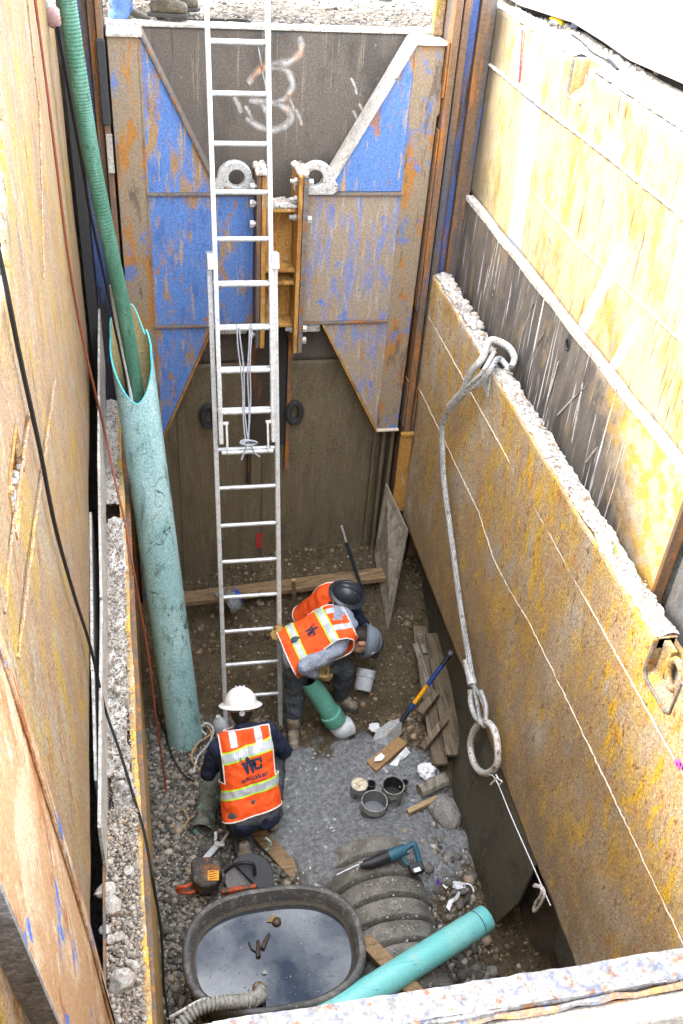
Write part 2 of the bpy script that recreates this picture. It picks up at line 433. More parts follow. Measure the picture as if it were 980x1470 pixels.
def rock_mat(name, stops):
    t = NT(name)
    r = t.n('ShaderNodeValToRGB'); t.l(t.attr('tint'), r.inputs[0])
    e = r.color_ramp.elements
    while len(e) < len(stops): e.new(.5)
    for q, (p, c) in zip(e, stops): q.position = p; q.color = (*c, 1)
    sp = t.rng(t.noise(t.coord(), 130, 3, .7), .3, .7, .6, 1.4)
    c = t.mix(1.0, r.outputs[0], sp, 'MULTIPLY')
    t.bump(t.noise(t.coord(), 90, 4, .7), .5, .004)
    return t.done(c, .9)
M_gravel = rock_mat('gravel_stones', [(0,(.07,.064,.055)), (.45,(.155,.142,.122)), (.8,(.25,.225,.19)), (.93,(.33,.25,.17)), (1,(.44,.41,.36))])
M_clods = rock_mat('soil_clods', [(0,(.07,.05,.028)), (.6,(.15,.11,.062)), (.9,(.25,.195,.125)), (.96,(.34,.22,.12)), (1,(.42,.38,.32))])
M_ledgegravel = rock_mat('ledge_gravel', [(0,(.16,.13,.10)), (.5,(.29,.25,.205)), (.85,(.40,.355,.30)), (1,(.36,.24,.15))])
M_palegravel = rock_mat('pale_gravel', [(0,(.27,.24,.21)), (.5,(.46,.43,.39)), (.85,(.58,.54,.49)), (1,(.50,.34,.22))])
M_slurrylump = rock_mat('slurry_lumps', [(0,(.19,.195,.20)), (.6,(.33,.335,.34)), (1,(.47,.475,.48))])

# ------------------------------------------------------------------ trench floor
def floor_h(x, y):
    x = np.asarray(x, dtype=np.float64); y = np.asarray(y, dtype=np.float64)
    h = sst(5.7, 7.0, y)*(.06 + .30*sst(.2, 1.3, x))
    h = h + .26*np.exp(-((x-1.38)/.52)**2)*sst(4.45, 3.85, y)*sst(3.45, 3.9, y)
    h = h - .10*sst(1.75, 2.2, x)*sst(3.6, 3.0, y)
    h = h + .10*np.exp(-((x-1.95)/.16)**2 - ((y-5.05)/.16)**2)          # dirt heap beside the shovel
    h = h - .05*sst(3.7, 3.2, y) - .10*sst(3.9, 3.6, y)*sst(.95, 1.15, x)*sst(1.95, 1.7, x)
    h = h + .018*fbm(x*3.1, y*3.1, 0, 3, 3) + .008*fbm(x*14, y*14, 0, 5, 3)
    return h
def slurry_d(x, y):
    d = np.sqrt((np.abs(x-1.36)/.72)**2.4 + (np.abs(y-4.42)/.66)**2.4)**(2/2.4)
    d2 = np.sqrt(((x-1.75)/.4)**2 + ((y-4.1)/.42)**2)
    return np.minimum(d, d2) + .16*fbm(x*5, y*5, 0, 9, 3)
def gravel_w(x, y):
    a = sst(.95, .6, x + .12*fbm(x*3, y*3, 0, 21, 3)) * sst(5.7, 5.2, y + .2*fbm(x*2, y*2, 0, 22, 2))
    b = sst(.36, .22, np.sqrt(((x-1.72)/1.1)**2 + ((y-2.95)/1.0)**2))
    return np.clip(a + b, 0, 1)
nx, ny = 210, 430
gx, gy = np.meshgrid(np.linspace(-.72, 2.68, nx), np.linspace(.4, 7.4, ny))
fx, fy = gx.ravel(), gy.ravel()
fz = floor_h(fx, fy)
sl = sst(1.12, .86, slurry_d(fx, fy) + .10*fbm(fx*16, fy*16, 0, 19, 3))
fz = fz + sl*(.03 + .012*fbm(fx*12, fy*12, 0, 31, 2))
gq = gravel_w(fx, fy)
ii = np.arange(nx*ny).reshape(ny, nx)
fq = np.stack([ii[:-1,:-1], ii[:-1,1:], ii[1:,1:], ii[1:,:-1]], -1).reshape(-1, 4)
t = NT('trench_soil')
co = t.coord()
soil = t.mix(t.rng(t.noise(co, 3.2, 6, .65), .42, .62), (.135,.098,.052), (.20,.15,.083))
soil = t.mix(t.rng(t.noise(co, 30, 5, .7), .56, .68), soil, (.27,.21,.13))
soil = t.mix(t.rng(t.noise(co, 75, 3, .7), .64, .68), soil, (.27,.21,.14))
grav = t.mix(t.rng(t.noise(co, 40, 5, .7), .42, .6), (.10,.09,.075), (.19,.175,.155))
slu = t.mix(t.rng(t.noise(co, 26, 7, .7), .42, .60), (.245,.25,.25), (.48,.485,.485))
slu = t.mix(t.rng(t.noise(co, 120, 3, .7), .58, .66), slu, (.60,.61,.62))
zz = t.sep(t.attr('zone', 'Vector'))
c = t.mix(zz[1], soil, grav); c = t.mix(zz[0], c, slu)
c = t.mix(1.0, c, t.rng(t.noise(co, 190, 2, .7), .3, .7, .6, 1.4), 'MULTIPLY')
t.bump(t.noise(co, 40, 8, .75), 1.0, .06)
M_floor = t.done(c, .92)
fo = fast_mesh('trench_floor', np.stack([fx, fy, fz], 1), fq, M_floor, None, True, {'zone': np.stack([sl, gq, 0*sl], 1)})
tag(fo, kind='structure')

# loose stones: one shape per stone, joined; nobody could count them
ICO = np.array([(0,0,1)] + [(math.cos(a)*.894, math.sin(a)*.894, .447) for a in [i*1.2566 for i in range(5)]] +
               [(math.cos(a)*.894, math.sin(a)*.894, -.447) for a in [i*1.2566+.6283 for i in range(5)]] + [(0,0,-1)])
ICOF = np.array([(0,i+1,(i+1)%5+1) for i in range(5)] + [(i+1,i+6,(i+1)%5+1) for i in range(5)] +
                [(i+6,(i+1)%5+6,(i+1)%5+1) for i in range(5)] + [(11,(i+1)%5+6,i+6) for i in range(5)])
RG = np.random.default_rng(5)
def scatter(name, P, R, mat, flat=.75, parent=None, kind='stuff', tint=None):
    n = len(P)
    if n == 0: return None
    P = np.asarray(P, dtype=np.float64); R = np.asarray(R)
    q = RG.normal(size=(n,4)); q /= np.linalg.norm(q, axis=1)[:,None]
    w,x,y,z = q.T
    M = np.stack([1-2*(y*y+z*z),2*(x*y-z*w),2*(x*z+y*w),2*(x*y+z*w),1-2*(x*x+z*z),2*(y*z-x*w),2*(x*z-y*w),2*(y*z+x*w),1-2*(x*x+y*y)],1).reshape(n,3,3)
    v = ICO[None]*(1+RG.uniform(-.22,.22,(n,12,1)))*RG.uniform(.65,1.25,(n,1,3))
    v = np.einsum('nij,nkj->nki', M, v)*R[:,None,None]
    v[:,:,2] *= flat
    v = v + P[:,None,:]
    f = (ICOF[None] + (np.arange(n)*12)[:,None,None]).reshape(-1,3)
    tn = np.repeat(RG.uniform(0,1,n) if tint is None else tint, 12)
    o = fast_mesh(name, v.reshape(-1,3), f, mat, parent, False, {'tint': tn})
    if kind: o['kind'] = kind
    return o
def rsamp(n, x0, x1, y0, y1): return RG.uniform(x0, x1, n), RG.uniform(y0, y1, n)

x, y = rsamp(22000, -.3, 1.1, 2.4, 5.9)
k = (RG.uniform(0,1,len(x)) < gravel_w(x, y)) & (slurry_d(x, y) > 1.0)
x, y = x[k], y[k]; r = np.clip(RG.lognormal(-4.38, .42, len(x)), .006, .040)
scatter('gravel', np.stack([x, y, floor_h(x, y) + r*.25], 1), r, M_gravel)
x, y = rsamp(1600, 1.5, 2.1, 2.55, 3.2)
k = RG.uniform(0,1,len(x)) < gravel_w(x, y); x, y = x[k], y[k]; r = np.clip(RG.lognormal(-3.9, .35, len(x)), .01, .045)
scatter('gravel', np.stack([x, y, floor_h(x, y) + r*.3], 1), r, M_gravel)
x, y = rsamp(15000, -.2, 2.5, 2.5, 7.2)
k = (RG.uniform(0,1,len(x)) > gravel_w(x, y)) & (slurry_d(x, y) > 1.03)
x, y = x[k], y[k]; r = np.clip(RG.lognormal(-4.75, .5, len(x)), .004, .034)
scatter('soil_clods', np.stack([x, y, floor_h(x, y) + r*.2], 1), r, M_clods)
x, y = rsamp(900, 1.72, 2.18, 4.8, 5.3); r = np.clip(RG.lognormal(-4.2, .4, len(x)), .006, .032)
scatter('soil_clods', np.stack([x, y, floor_h(x, y) + r*.3], 1), r, M_clods)
x, y = rsamp(900, 1.62, 2.1, 3.2, 4.3); r = np.clip(RG.lognormal(-4.2, .5, len(x)), .006, .04)
scatter('gravel', np.stack([x, y, floor_h(x, y) + r*.3], 1), r, M_gravel)
x, y = rsamp(3200, .6, 2.1, 3.7, 5.1); d = slurry_d(x, y)
k = (d < 1.02) & (RG.uniform(0,1,len(x)) < sst(-.1, 1.0, d)); x, y = x[k], y[k]; r = np.clip(RG.lognormal(-4.8, .4, len(x)), .004, .020)
scatter('slurry_lumps', np.stack([x, y, floor_h(x, y) + .02 + r*.1], 1), r, M_slurrylump)

# ------------------------------------------------------------------ ground at the top, soil behind the shoring
def gh(x, y):
    return 4.985 + .07*sst(2.55, 2.9, x) - .17*np.exp(-((x+.06)/.26)**4 - ((y-7.42)/.26)**4) + .022*fbm(x*2.2, y*2.2, 0, 41, 4)
t = NT('pale_site_ground'); co = t.coord()
c = t.mix(t.rng(t.noise(co, 2.0, 6, .65), .4, .62), (.46,.42,.37), (.58,.55,.50))
c = t.mix(t.rng(t.noise(co, 34, 5, .7), .56, .64), c, (.26,.21,.17))
yy = t.math('ADD', t.sep(co)[1], t.math('MULTIPLY', t.noise(co, 3, 4, .6), .9))
soilc = t.mix(t.rng(t.noise(co, 14, 6, .7), .45, .6), (.09,.07,.052), (.22,.18,.14))
c = t.mix(t.math('MULTIPLY', t.rng(yy, 8.75, 8.35), t.rng(t.sep(co)[1], 7.0, 7.3)), c, soilc)
c = t.mix(1.0, c, t.rng(t.noise(co, 110, 2, .7), .3, .7, .7, 1.3), 'MULTIPLY')
t.bump(t.noise(co, 40, 6, .75), .8, .03)
M_ground = t.done(c, .95)
def gsheet(name, xs, ys, mat=M_ground):
    a, b = np.meshgrid(xs, ys); z = gh(a, b)
    n1, n2 = len(xs), len(ys); i = np.arange(n1*n2).reshape(n2, n1)
    f = np.stack([i[:-1,:-1], i[:-1,1:], i[1:,1:], i[1:,:-1]], -1).reshape(-1,4)
    return tag(fast_mesh(name, np.stack([a.ravel(), b.ravel(), z.ravel()], 1), f, mat, None, True), kind='structure')
far = [8, 9, 11, 14, 20, 40, 120, 600]
gsheet('ground_far', np.concatenate([[-600,-100,-30,-10,-5,-2], np.linspace(-1,4,90), [6,10,30,100,600]]), np.concatenate([np.linspace(7.3, 12, 90), [14,20,40,120,600]]))
gsheet('ground_right', np.concatenate([np.linspace(2.60, 5, 50), [7,12,30,100,600]]), np.concatenate([[-600,-100,-20,-5,-1], np.linspace(0.57, 7.3, 120)]))
gsheet('ground_left', np.concatenate([[-600,-100,-30,-10,-4], np.linspace(-2,-.70,12)]), np.concatenate([[-600,-100,-20,-5,-1], np.linspace(.57, 7.3, 40)]))
gsheet('ground_near', np.linspace(-.70, 2.60, 90), np.concatenate([[-600,-100,-20,-5,-1,-.3], np.linspace(-.1, .548, 30)]))
x, y = rsamp(3600, -.4, 3.0, 7.28, 8.6); r = np.clip(RG.lognormal(-4.9, .6, len(x)), .005, .06)
k = RG.uniform(0,1,len(x)) < sst(8.7, 7.4, y); x, y, r = x[k], y[k], r[k]
scatter('gravel', np.stack([x, y, gh(x, y) + r*.3], 1), r, M_gravel)
x, y = rsamp(5000, 2.58, 3.05, 2.5, 7.6); r = np.clip(RG.lognormal(-4.7, .5, len(x)), .004, .04)
scatter('gravel', np.stack([x, y, gh(x, y) + r*.3], 1), r, M_palegravel)
x, y = rsamp(9000, .3, 1.1, .36, .552); r = np.clip(RG.lognormal(-5.2, .4, len(x)), .003, .012)
scatter('gravel', np.stack([x, y, gh(x, y) + r*.5], 1), r, M_gravel)

t = NT('cut_earth'); co = t.coord()
c = t.mix(t.rng(t.noise(co, 6, 6, .7), .4, .62), (.07,.055,.038), (.13,.10,.07)); t.bump(t.noise(co, 20, 6, .7), .8, .04)
M_earth = t.done(c, .95)
for lo, hi in (((-.86,.40,-.2),(-.70,7.3,4.95)), ((2.62,.57,-.2),(2.78,7.3,4.95)), ((-.86,7.32,-.2),(2.78,7.48,4.93)), ((-.86,.25,-.2),(2.78,.42,4.93))):
    tag(MB().box(lo, hi).build('trench_earth_wall', M_earth), kind='structure')


# ------------------------------------------------------------------ steel shoring: helpers
def sheet(name, X, y0, y1, z0, z1, mat, parent, holes=(), step=.035, disp=None, outline=None, thick=.018, lean=None, side=1, label=None):
    """steel sheet on a plane X = const (lean(y, z) adds to X), with holes (y0, y1, z0, z1) left out and dents from disp(y, z)"""
    ys = set(np.linspace(y0, y1, int((y1-y0)/step)+2).round(4)); zs = set(np.linspace(z0, z1, int((z1-z0)/step)+2).round(4))
    for h in holes: ys |= {h[0], h[1]}; zs |= {h[2], h[3]}
    ys = np.array(sorted(q for q in ys if y0 <= q <= y1)); zs = np.array(sorted(q for q in zs if z0 <= q <= z1))
    Yg, Zg = np.meshgrid(ys, zs)
    D = np.full(Yg.shape, float(X))
    if lean: D = D + lean(Yg, Zg)
    if disp: D = D + disp(Yg, Zg)
    i = np.arange(Yg.size).reshape(Yg.shape)
    q = np.stack([i[:-1,:-1], i[:-1,1:], i[1:,1:], i[1:,:-1]], -1).reshape(-1,4)
    cy = (Yg[:-1,:-1]+Yg[1:,1:]).ravel()/2; cz = (Zg[:-1,:-1]+Zg[1:,1:]).ravel()/2
    keep = np.ones(len(q), bool)
    for h in holes: keep &= ~((cy > h[0]) & (cy < h[1]) & (cz > h[2]) & (cz < h[3]))
    if outline is not None: keep &= cz < outline(cy)
    o = fast_mesh(name, np.stack([D.ravel(), Yg.ravel(), Zg.ravel()], 1), q[keep], mat, parent, False)
    m = o.modifiers.new('thickness', 'SOLIDIFY'); m.thickness = thick; m.offset = side
    if label: o['label'] = label
    return o

def bead(pts, r=.006, mat=None, parent=None, name='weld_seam', jitter=.0015, n=None):
    pts = [V3(p) for p in pts]; out = []
    for a, b in zip(pts[:-1], pts[1:]):
        k = max(2, int((b-a).length/.03))
        for i in range(k): out.append(a.lerp(b, i/k) + Vector([rnd.uniform(-jitter, jitter) for _ in range(3)]))
    out.append(pts[-1])
    return MB().tube(out, [r*rnd.uniform(.75, 1.25) for _ in out], 6).build(name, mat or M_weld, parent, True)

def crust(name, x0, x1, y0, y1, z, mat, parent=None, h=.02, seed=0, kind=None, step=.02, lump=26, slope=0):
    xs = np.linspace(x0, x1, max(5, int((x1-x0)/step))); ys = np.linspace(y0, y1, max(5, int((y1-y0)/step)))
    a, b = np.meshgrid(xs, ys)
    e = np.minimum(sst(0, .25, (a-x0)/(x1-x0)), sst(0, .25, (x1-a)/(x1-x0)))
    zz = z + h*(.35+.65*e) * (.55 + .6*fbm(a*lump, b*lump, 0, seed, 3)) + slope*(b-y0)
    aj = a + .012*fbm(b*18, a*3, 0, seed+5, 3)*(1-e)
    i = np.arange(a.size).reshape(a.shape)
    f = np.stack([i[:-1,:-1], i[:-1,1:], i[1:,1:], i[1:,:-1]], -1).reshape(-1,4)
    o = fast_mesh(name, np.stack([aj.ravel(), b.ravel(), zz.ravel()], 1), f, mat, parent, True)
    if kind: o['kind'] = kind
    return o

def pocket(parent, X, y0, y1, z0, z1, depth, mat, lipmat, eye=False, name='lug_pocket'):
    """recess with a sloping floor set into a sheet at X, open at the front"""
    b = MB(); g = .004
    P = lambda d, y, z: (X + d, y, z)
    b.add([P(0,y0,z0),P(0,y1,z0),P(depth,y1,z0+depth*.75),P(depth,y0,z0+depth*.75),P(0,y0,z1),P(0,y1,z1),P(depth,y1,z1),P(depth,y0,z1)],
          [(0,1,2,3),(3,2,6,7),(0,3,7,4),(1,5,6,2)])
    o = b.build(name, mat, parent)
    l = MB().tube([P(-.002,y0,z1),P(-.002,y0,z0+.03),P(-.002,y0+.03,z0),P(-.002,y1-.03,z0),P(-.002,y1,z0+.03),P(-.002,y1,z1)], .009, 6)
    l.build('pocket_lip', lipmat, o, True)
    return o

def dents(seed, amp, f=2.0, fine=.0012):
    return lambda y, z: amp*fbm(y*f, z*f*.8, 0, seed, 4) + fine*fbm(y*18, z*18, 0, seed+3, 2)

# ------------------------------------------------------------------ lower shield on the right
t0 = thing('lower_shield_panel', 'rust and yellow lower trench shield panel on the right under the hanging wire rope', 'trench panel', (2.22, 4.0, .95))
dn = dents(61, .012, 1.3)
def dent_r(y, z):
    d = dn(y, z)
    for (cy, cz, ry, rz, a) in ((3.9,1.9,.22,.35,.02),(4.6,1.75,.12,.3,-.014),(3.3,1.6,.12,.4,.016),(3.6,2.2,.08,.2,-.014),(5.2,2.0,.1,.4,.012)):
        d = d + a*np.exp(-((y-cy+.3*(z-cz))/ry)**2-((z-cz)/rz)**2)
    e = np.exp(-np.abs(z-2.3)/.08)*.006*vn(y*7, z*2, 0, 77)
    return d + e
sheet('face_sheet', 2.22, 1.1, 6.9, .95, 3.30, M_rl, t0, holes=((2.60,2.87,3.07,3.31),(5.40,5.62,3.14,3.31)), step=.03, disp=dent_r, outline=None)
pocket(t0, 2.225, 2.60, 2.87, 3.07, 3.30, .10, M_tan, M_rustface)
lp = MB()
ring = [(2.285+.0, 2.735+.055*math.cos(a), 3.20+.075*math.sin(a)) for a in [i*math.pi/8 for i in range(16)]]
lp.tube(ring, .02, 8, closed=True)
lp.box((2.27,2.60,3.12),(2.30,2.68,3.29)); lp.box((2.27,2.79,3.12),(2.30,2.868,3.29))
lp.build('lifting_eye', M_tan, t0, True)
bead([(2.214, 6.88, 2.966), (2.214, 1.1, 2.958)], .0045, M_weld, t0)
bead([(2.214,6.88,2.30),(2.213,5.15,2.30),(2.212,4.75,2.21),(2.212,4.45,2.22),(2.212,4.1,2.27),(2.214,3.7,2.28),(2.214,1.1,2.28)], .004, M_weld, t0, jitter=.003)
ch = MB().box((2.241,5.62,3.24),(2.335,6.9,3.305)).box((2.241,2.87,3.24),(2.335,5.40,3.305)).box((2.241,1.1,3.24),(2.335,2.60,3.305))
ch.build('top_channel', M_tan, t0)
MB().box((2.315,1.1,.95),(2.335,6.9,3.238)).build('back_sheet', M_plaindark, t0)
MB().box((2.240,6.86,.95),(2.314,6.90,3.238)).build('end_channel', M_rail, t0)
MB().box((2.241,1.1,.95),(2.314,6.85,.99)).build('bottom_channel', M_rail, t0)
for k, (y0, y1, hh) in enumerate(((1.1,2.6,.018),(2.88,4.35,.026),(4.35,5.40,.016),(5.62,6.9,.012))):
    crust('dirt_crust', 2.224, 2.342, y0, y1, 3.302, M_ledge, t0, hh, 70+k, 'stuff', .012, 34)
n = 340; y = RG.uniform(5.95, 6.88, n); x = RG.uniform(2.24, 2.335, n); r = RG.uniform(.006, .028, n)
scatter('dirt_clods', np.stack([x, y, 3.31 + r*.5], 1), r, M_palegravel, .7, t0)
n = 500; y = RG.uniform(1.2, 5.9, n); x = RG.uniform(2.235, 2.335, n); k = ~((y > 2.55)&(y < 2.9)) & ~((y > 5.38)&(y < 5.64)); r = RG.uniform(.003, .011, n)
scatter('grit', np.stack([x, y, 3.32 + r*.3], 1)[k], r[k], M_palegravel, .8, t0)
leaf = MB().add([(2.27,3.44,3.333),(2.285,3.46,3.338),(2.275,3.49,3.333),(2.262,3.47,3.342)], [(0,1,2,3)]).prism([(2.27,3.47,3.333),(2.29,3.49,3.333),(2.28,3.52,3.34)], (0,0,.003))
tag(leaf.build('leaf', plain('green_leaf', (.20,.42,.03))), 'small bright green leaf lying on the dusty lower panel ledge', 'leaf')

# ------------------------------------------------------------------ upper shield on the right
t0 = thing('upper_shield_panel', 'sunlit yellow upper trench shield panel on the right with white paint scrapes', 'trench panel', (2.45, 5.0, 2.6))
t = NT('upper_shield_paint'); co = t.coord(); k = 3.0
c = t.mix(t.rng(t.noise(t.coord((4,4,2.2),(1,2,3),(.35,0,0)),1,7,.7), .46,.60), (.46,.37,.20), (0.322,0.229,0.062))
c = t.mix(t.rng(t.noise(t.coord((8,8,3.2),(5,2,8),(.3,0,0)),1,6,.75), .48,.60), c, (0.341,0.298,0.211))
c = t.mix(t.rng(t.noise(t.coord((5,5,2.2),(2,7,3),(.5,0,0)),1,7,.75), .57,.64), c, (0.248,0.229,0.211))
c = t.mix(t.rng(t.noise(t.coord((46,46,2.6),(5,6,8),(.3,0,0)),1,5,.7), .57,.64), c, (0.124,0.062,0.031))
c = t.mix(t.rng(t.noise(t.coord((8,8,8),(9,6,8)),1,5,.7), .64,.68), c, (0.186,0.167,0.186))
s3 = t.sep(t.tc)
def band(yc, slope, w, z0, z1, nz):
    d = t.math('ABSOLUTE', t.math('ADD', t.math('ADD', s3[1], -yc), t.math('MULTIPLY', s3[2], slope)))
    f = t.rng(d, w, w*.3)
    f = t.math('MULTIPLY', f, t.math('MULTIPLY', t.rng(s3[2], z0-.05, z0+.05), t.rng(s3[2], z1+.05, z1-.1)))
    return t.rng(t.math('MULTIPLY', f, t.noise(t.coord((30,30,1.6),(nz,2,3),(.15,0,0)),1,4,.6)), .16, .36)
c = t.mix(band(.79, -.125, .20, 1.26, 2.3, 4), c, (0.310,0.347,0.409))     # bluish white scrape left by the excavator bucket
c = t.mix(band(.246, .39, .09, 1.28, 1.95, 7), c, (0.409,0.434,0.471))
c = t.mix(band(-.20, .39, .06, 1.30, 1.7, 9), c, (0.434,0.446,0.471))
c = t.mix(t.rng(t.math('ADD', s3[1], t.math('MULTIPLY', t.noise(co, 4, 4, .6), .25)), 1.72, 1.95), c, (0.167,0.136,0.093))   # corner shade by the rail, painted as a dark strip
c = t.mix(1.0, c, t.rng(t.noise(co, 150, 2, .7), .3, .7, .68, 1.32), 'MULTIPLY')
t.bump(t.noise(co, 50, 5, .7), .3, .004)
M_ru = t.done(c, .62)
t = NT('scraped_steel_painted_shade'); co = t.coord()
c = t.mix(t.rng(t.noise(t.coord((7,7,1.2),(1,4,3),(.3,0,0)),1,6,.7), .42,.6), (0.086,0.078,0.072), (0.166,0.144,0.119))  # dark greys carry the cast shadow below the step in the colour
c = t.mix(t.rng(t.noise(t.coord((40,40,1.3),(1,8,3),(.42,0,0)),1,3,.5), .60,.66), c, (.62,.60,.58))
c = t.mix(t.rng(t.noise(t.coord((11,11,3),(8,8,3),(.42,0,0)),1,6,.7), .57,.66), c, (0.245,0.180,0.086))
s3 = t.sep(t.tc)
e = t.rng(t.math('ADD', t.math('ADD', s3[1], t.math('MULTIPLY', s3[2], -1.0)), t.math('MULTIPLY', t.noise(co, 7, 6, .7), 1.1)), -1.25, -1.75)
c = t.mix(e, c, t.mix(t.rng(t.noise(co, 9, 6, .7), .44, .54), (.62,.36,.08), (.50,.40,.27)))  # brighter yellow past the diagonal paints the sunlit side of that shadow
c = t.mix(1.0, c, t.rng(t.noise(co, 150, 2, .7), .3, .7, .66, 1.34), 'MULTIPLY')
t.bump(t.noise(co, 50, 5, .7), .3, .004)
M_scrape_shade = t.done(c, .5)
top_wave = lambda y, z: (.012*np.sin(y*2.3)*sst(4.95, 5.19, z)) + .02*sst(5.0, 5.19, z)*vn(y*2.4, z, 0, 88)
du = dents(63, .010, 1.4)
sheet('face_sheet', 2.455, 3.28, 7.16, 3.93, 5.19, M_ru, t0, holes=((5.34,5.58,4.99,5.2),), step=.035, disp=lambda y, z: du(y, z) + top_wave(y, z))
sheet('scraped_sheet', 2.425, 3.28, 7.10, 2.6, 3.90, M_scrape_shade, t0, holes=((4.78,4.83,3.765,3.83),), step=.04, disp=dents(64, .006, 1.4), label='scraped steel strip under the step, greyed by painted-in shade')
MB().tube([(2.43,4.805+.03*math.cos(a),3.797+.036*math.sin(a)) for a in [i*math.pi/6 for i in range(12)]], .009, 6, closed=True).build('drain_hole', M_dark, t0, True)
b = MB()
pts = [(3.28+i*(3.64/46)) for i in range(47)]
for a, q in zip(pts[:-1], pts[1:]):
    j = .003*math.sin(a*9)
    b.box((2.405+j, a, 3.895-.004*abs(math.sin(a*5))), (2.462, q, 3.932+j*.5))
b.build('step_bar', M_ledge, t0, bevel=.004)
bead([(2.447,6.95,4.835),(2.443,5.9,4.845),(2.445,4.9,4.87),(2.446,3.28,4.88)], .011, M_ledge, t0)
bead([(2.447,5.75,4.36),(2.445,5.0,4.33),(2.446,4.3,4.36),(2.448,3.3,4.40)], .005, M_weld, t0)
pocket(t0, 2.46, 5.34, 5.58, 4.99, 5.19, .10, M_ll, M_rustface)
MB().box((2.475,3.28,5.12),(2.56,5.33,5.192)).box((2.475,5.59,5.12),(2.56,7.16,5.192)).box((2.545,3.28,2.6),(2.56,7.16,5.11)).build('top_channel', M_ledge, t0)
for k, (y0, y1) in enumerate(((3.28,5.33),(5.6,6.96))):
    crust('dirt_crust', 2.452, 2.60, y0, y1, 5.193, M_ledge, t0, .02, 80+k, 'stuff', .02, 20)
MB().box((2.42,3.262,2.6),(2.475,3.285,3.95)).box((2.45,3.262,3.96),(2.50,3.285,5.19)).build('end_edge', M_rail, t0)
# long white scratches across the painted grey shade: raised burrs of bright steel
for (ya, za, yb, zb, w) in ((4.86,3.66,4.90,3.33,.022),(4.50,3.72,4.46,3.33,.020),(4.46,3.72,4.72,3.36,.018),(5.35,3.85,5.5,3.45,.008),(5.7,3.8,5.9,3.4,.008),(4.12,3.58,4.25,3.33,.012),(5.15,3.7,5.3,3.36,.007),(6.0,3.86,6.1,3.5,.02),(5.5,3.86,5.62,3.5,.006),(6.2,3.86,6.25,3.5,.014)):
    MB().prism([(2.4185,ya,za),(2.4185,ya+w*.4,za-.02),(2.4185,(ya+yb)/2+w*.6,(za+zb)/2),(2.4185,yb+w*.25,zb),(2.4185,yb-w*.25,zb),(2.4185,(ya+yb)/2-w*.5,(za+zb)/2)], (.003,0,0)).build('scratch_mark', M_ledge, t0)
red = MB()
for i in range(9):
    z = 5.17-.033*i; y = 6.42 - .010*i
    red.box((2.444, y-.012*rnd.uniform(.6,1.2), z-.032), (2.4475, y+.012*rnd.uniform(.5,1.2), z))
red.build('paint_mark', plain('pink_red_paint', (.75,.06,.13)), t0, label='short pink red paint mark near the far corner')

# magenta spray mark on the near end of the lower panel
mk = thing('spray_mark', 'magenta spray paint streak on the near end of the lower right panel', 'paint mark', (2.21, 2.25, 2.95))
b = MB()
for i in range(14):
    y = 2.42-.020*i; z = 2.98+.012*i
    b.box((2.201, y-.016, z-.02*rnd.uniform(.5,1.3)), (2.204, y+.012, z+.02*rnd.uniform(.5,1.3)))
b.build('paint', plain('magenta_paint', (.62,.10,.36)), mk)

# grey post beyond the near end of the upper panel
t0 = thing('near_slide_rail', 'grey steel slide rail post behind the near end of the upper right panel', 'slide rail', (2.55, 2.6, 0))
MB().box((2.50,2.2,0),(2.60,3.25,5.3)).build('rail_plate', M_plaindark, t0, bevel=.006)
MB().box((2.44,2.2,0),(2.497,2.27,5.3)).build('rail_flange', M_rail, t0, bevel=.004)

# ------------------------------------------------------------------ left shields
ll_x = lambda y: -.175 - .0205*(y-2.0)
t0 = thing('left_lower_panel', 'narrow tan lower trench panel on the left with a gravel covered ledge', 'trench panel', (-.25, 4.4, 0))
sheet('face_sheet', 0, 1.2, 6.92, 0.02, 2.24, M_ll, t0, step=.05, lean=lambda y, z: ll_x(y) + .022*(2.24-z)/2.24, disp=dents(65, .004, 1.5), side=-1)
b = MB()
for a in np.linspace(1.2, 6.8, 57):
    q = a+.1
    b.box((ll_x(a)-.022, a, 2.20), (ll_x(a)+.012+.004*math.sin(a*7), q, 2.262))
b.build('top_rim', M_ll, t0)
b = MB().obox((-.325-.008,1.2,2.10),(-.40,6.9,2.10), .012, .5).obox((-.225-.008,1.2,2.05),(-.325,6.9,2.05), .2, .02)
b.build('ledge_plate', M_rail, t0)
# flat bars standing along the back of the ledge
b = MB().obox((-0.366, 5.390, 2.520),(-0.357, 7.093, 2.780), .016, .5).obox((-0.349, 4.167, 2.420),(-0.366, 5.375, 2.520), .016, .5)
b.obox((-0.347, 2.670, 2.420),(-0.349, 4.155, 2.420), .016, .45)
b.build('back_bar', M_ledge, t0, bevel=.003)
b = MB().obox((-0.393, 3.642, 2.420),(-0.420, 4.952, 2.450), .016, .42); b.obox((-0.365, 2.936, 2.420),(-0.390, 3.632, 2.420), .016, .42)
b.build('back_bar', M_ledge, t0, bevel=.003)
for k, (y0, y1, z, h) in enumerate(((5.52,6.9,2.27,.02),(3.2,5.36,2.27,.025),(1.2,3.2,2.24,.07))):
    crust('dirt_fill', ll_x((y0+y1)/2)-.135, ll_x((y0+y1)/2)-.012, y0, y1, z, M_ledge, t0, h, 90+k, 'stuff', .012, 30)
for (n, y0, y1, lo, hi, z) in ((6500,1.4,3.0,.002,.011,2.305),(4200,2.6,5.3,.002,.008,2.29),(900,5.5,6.9,.003,.008,2.285)):
    y = RG.uniform(y0, y1, n); x = np.array([ll_x(q) for q in y]) - RG.uniform(.005, .16 if hi < .02 else .20, n); r = np.clip(RG.lognormal(math.log((lo+hi)*.32), .55, n), lo, hi*1.5)
    scatter('gravel', np.stack([x, y, z + r*.4], 1), r, M_ledgegravel, .8, t0)
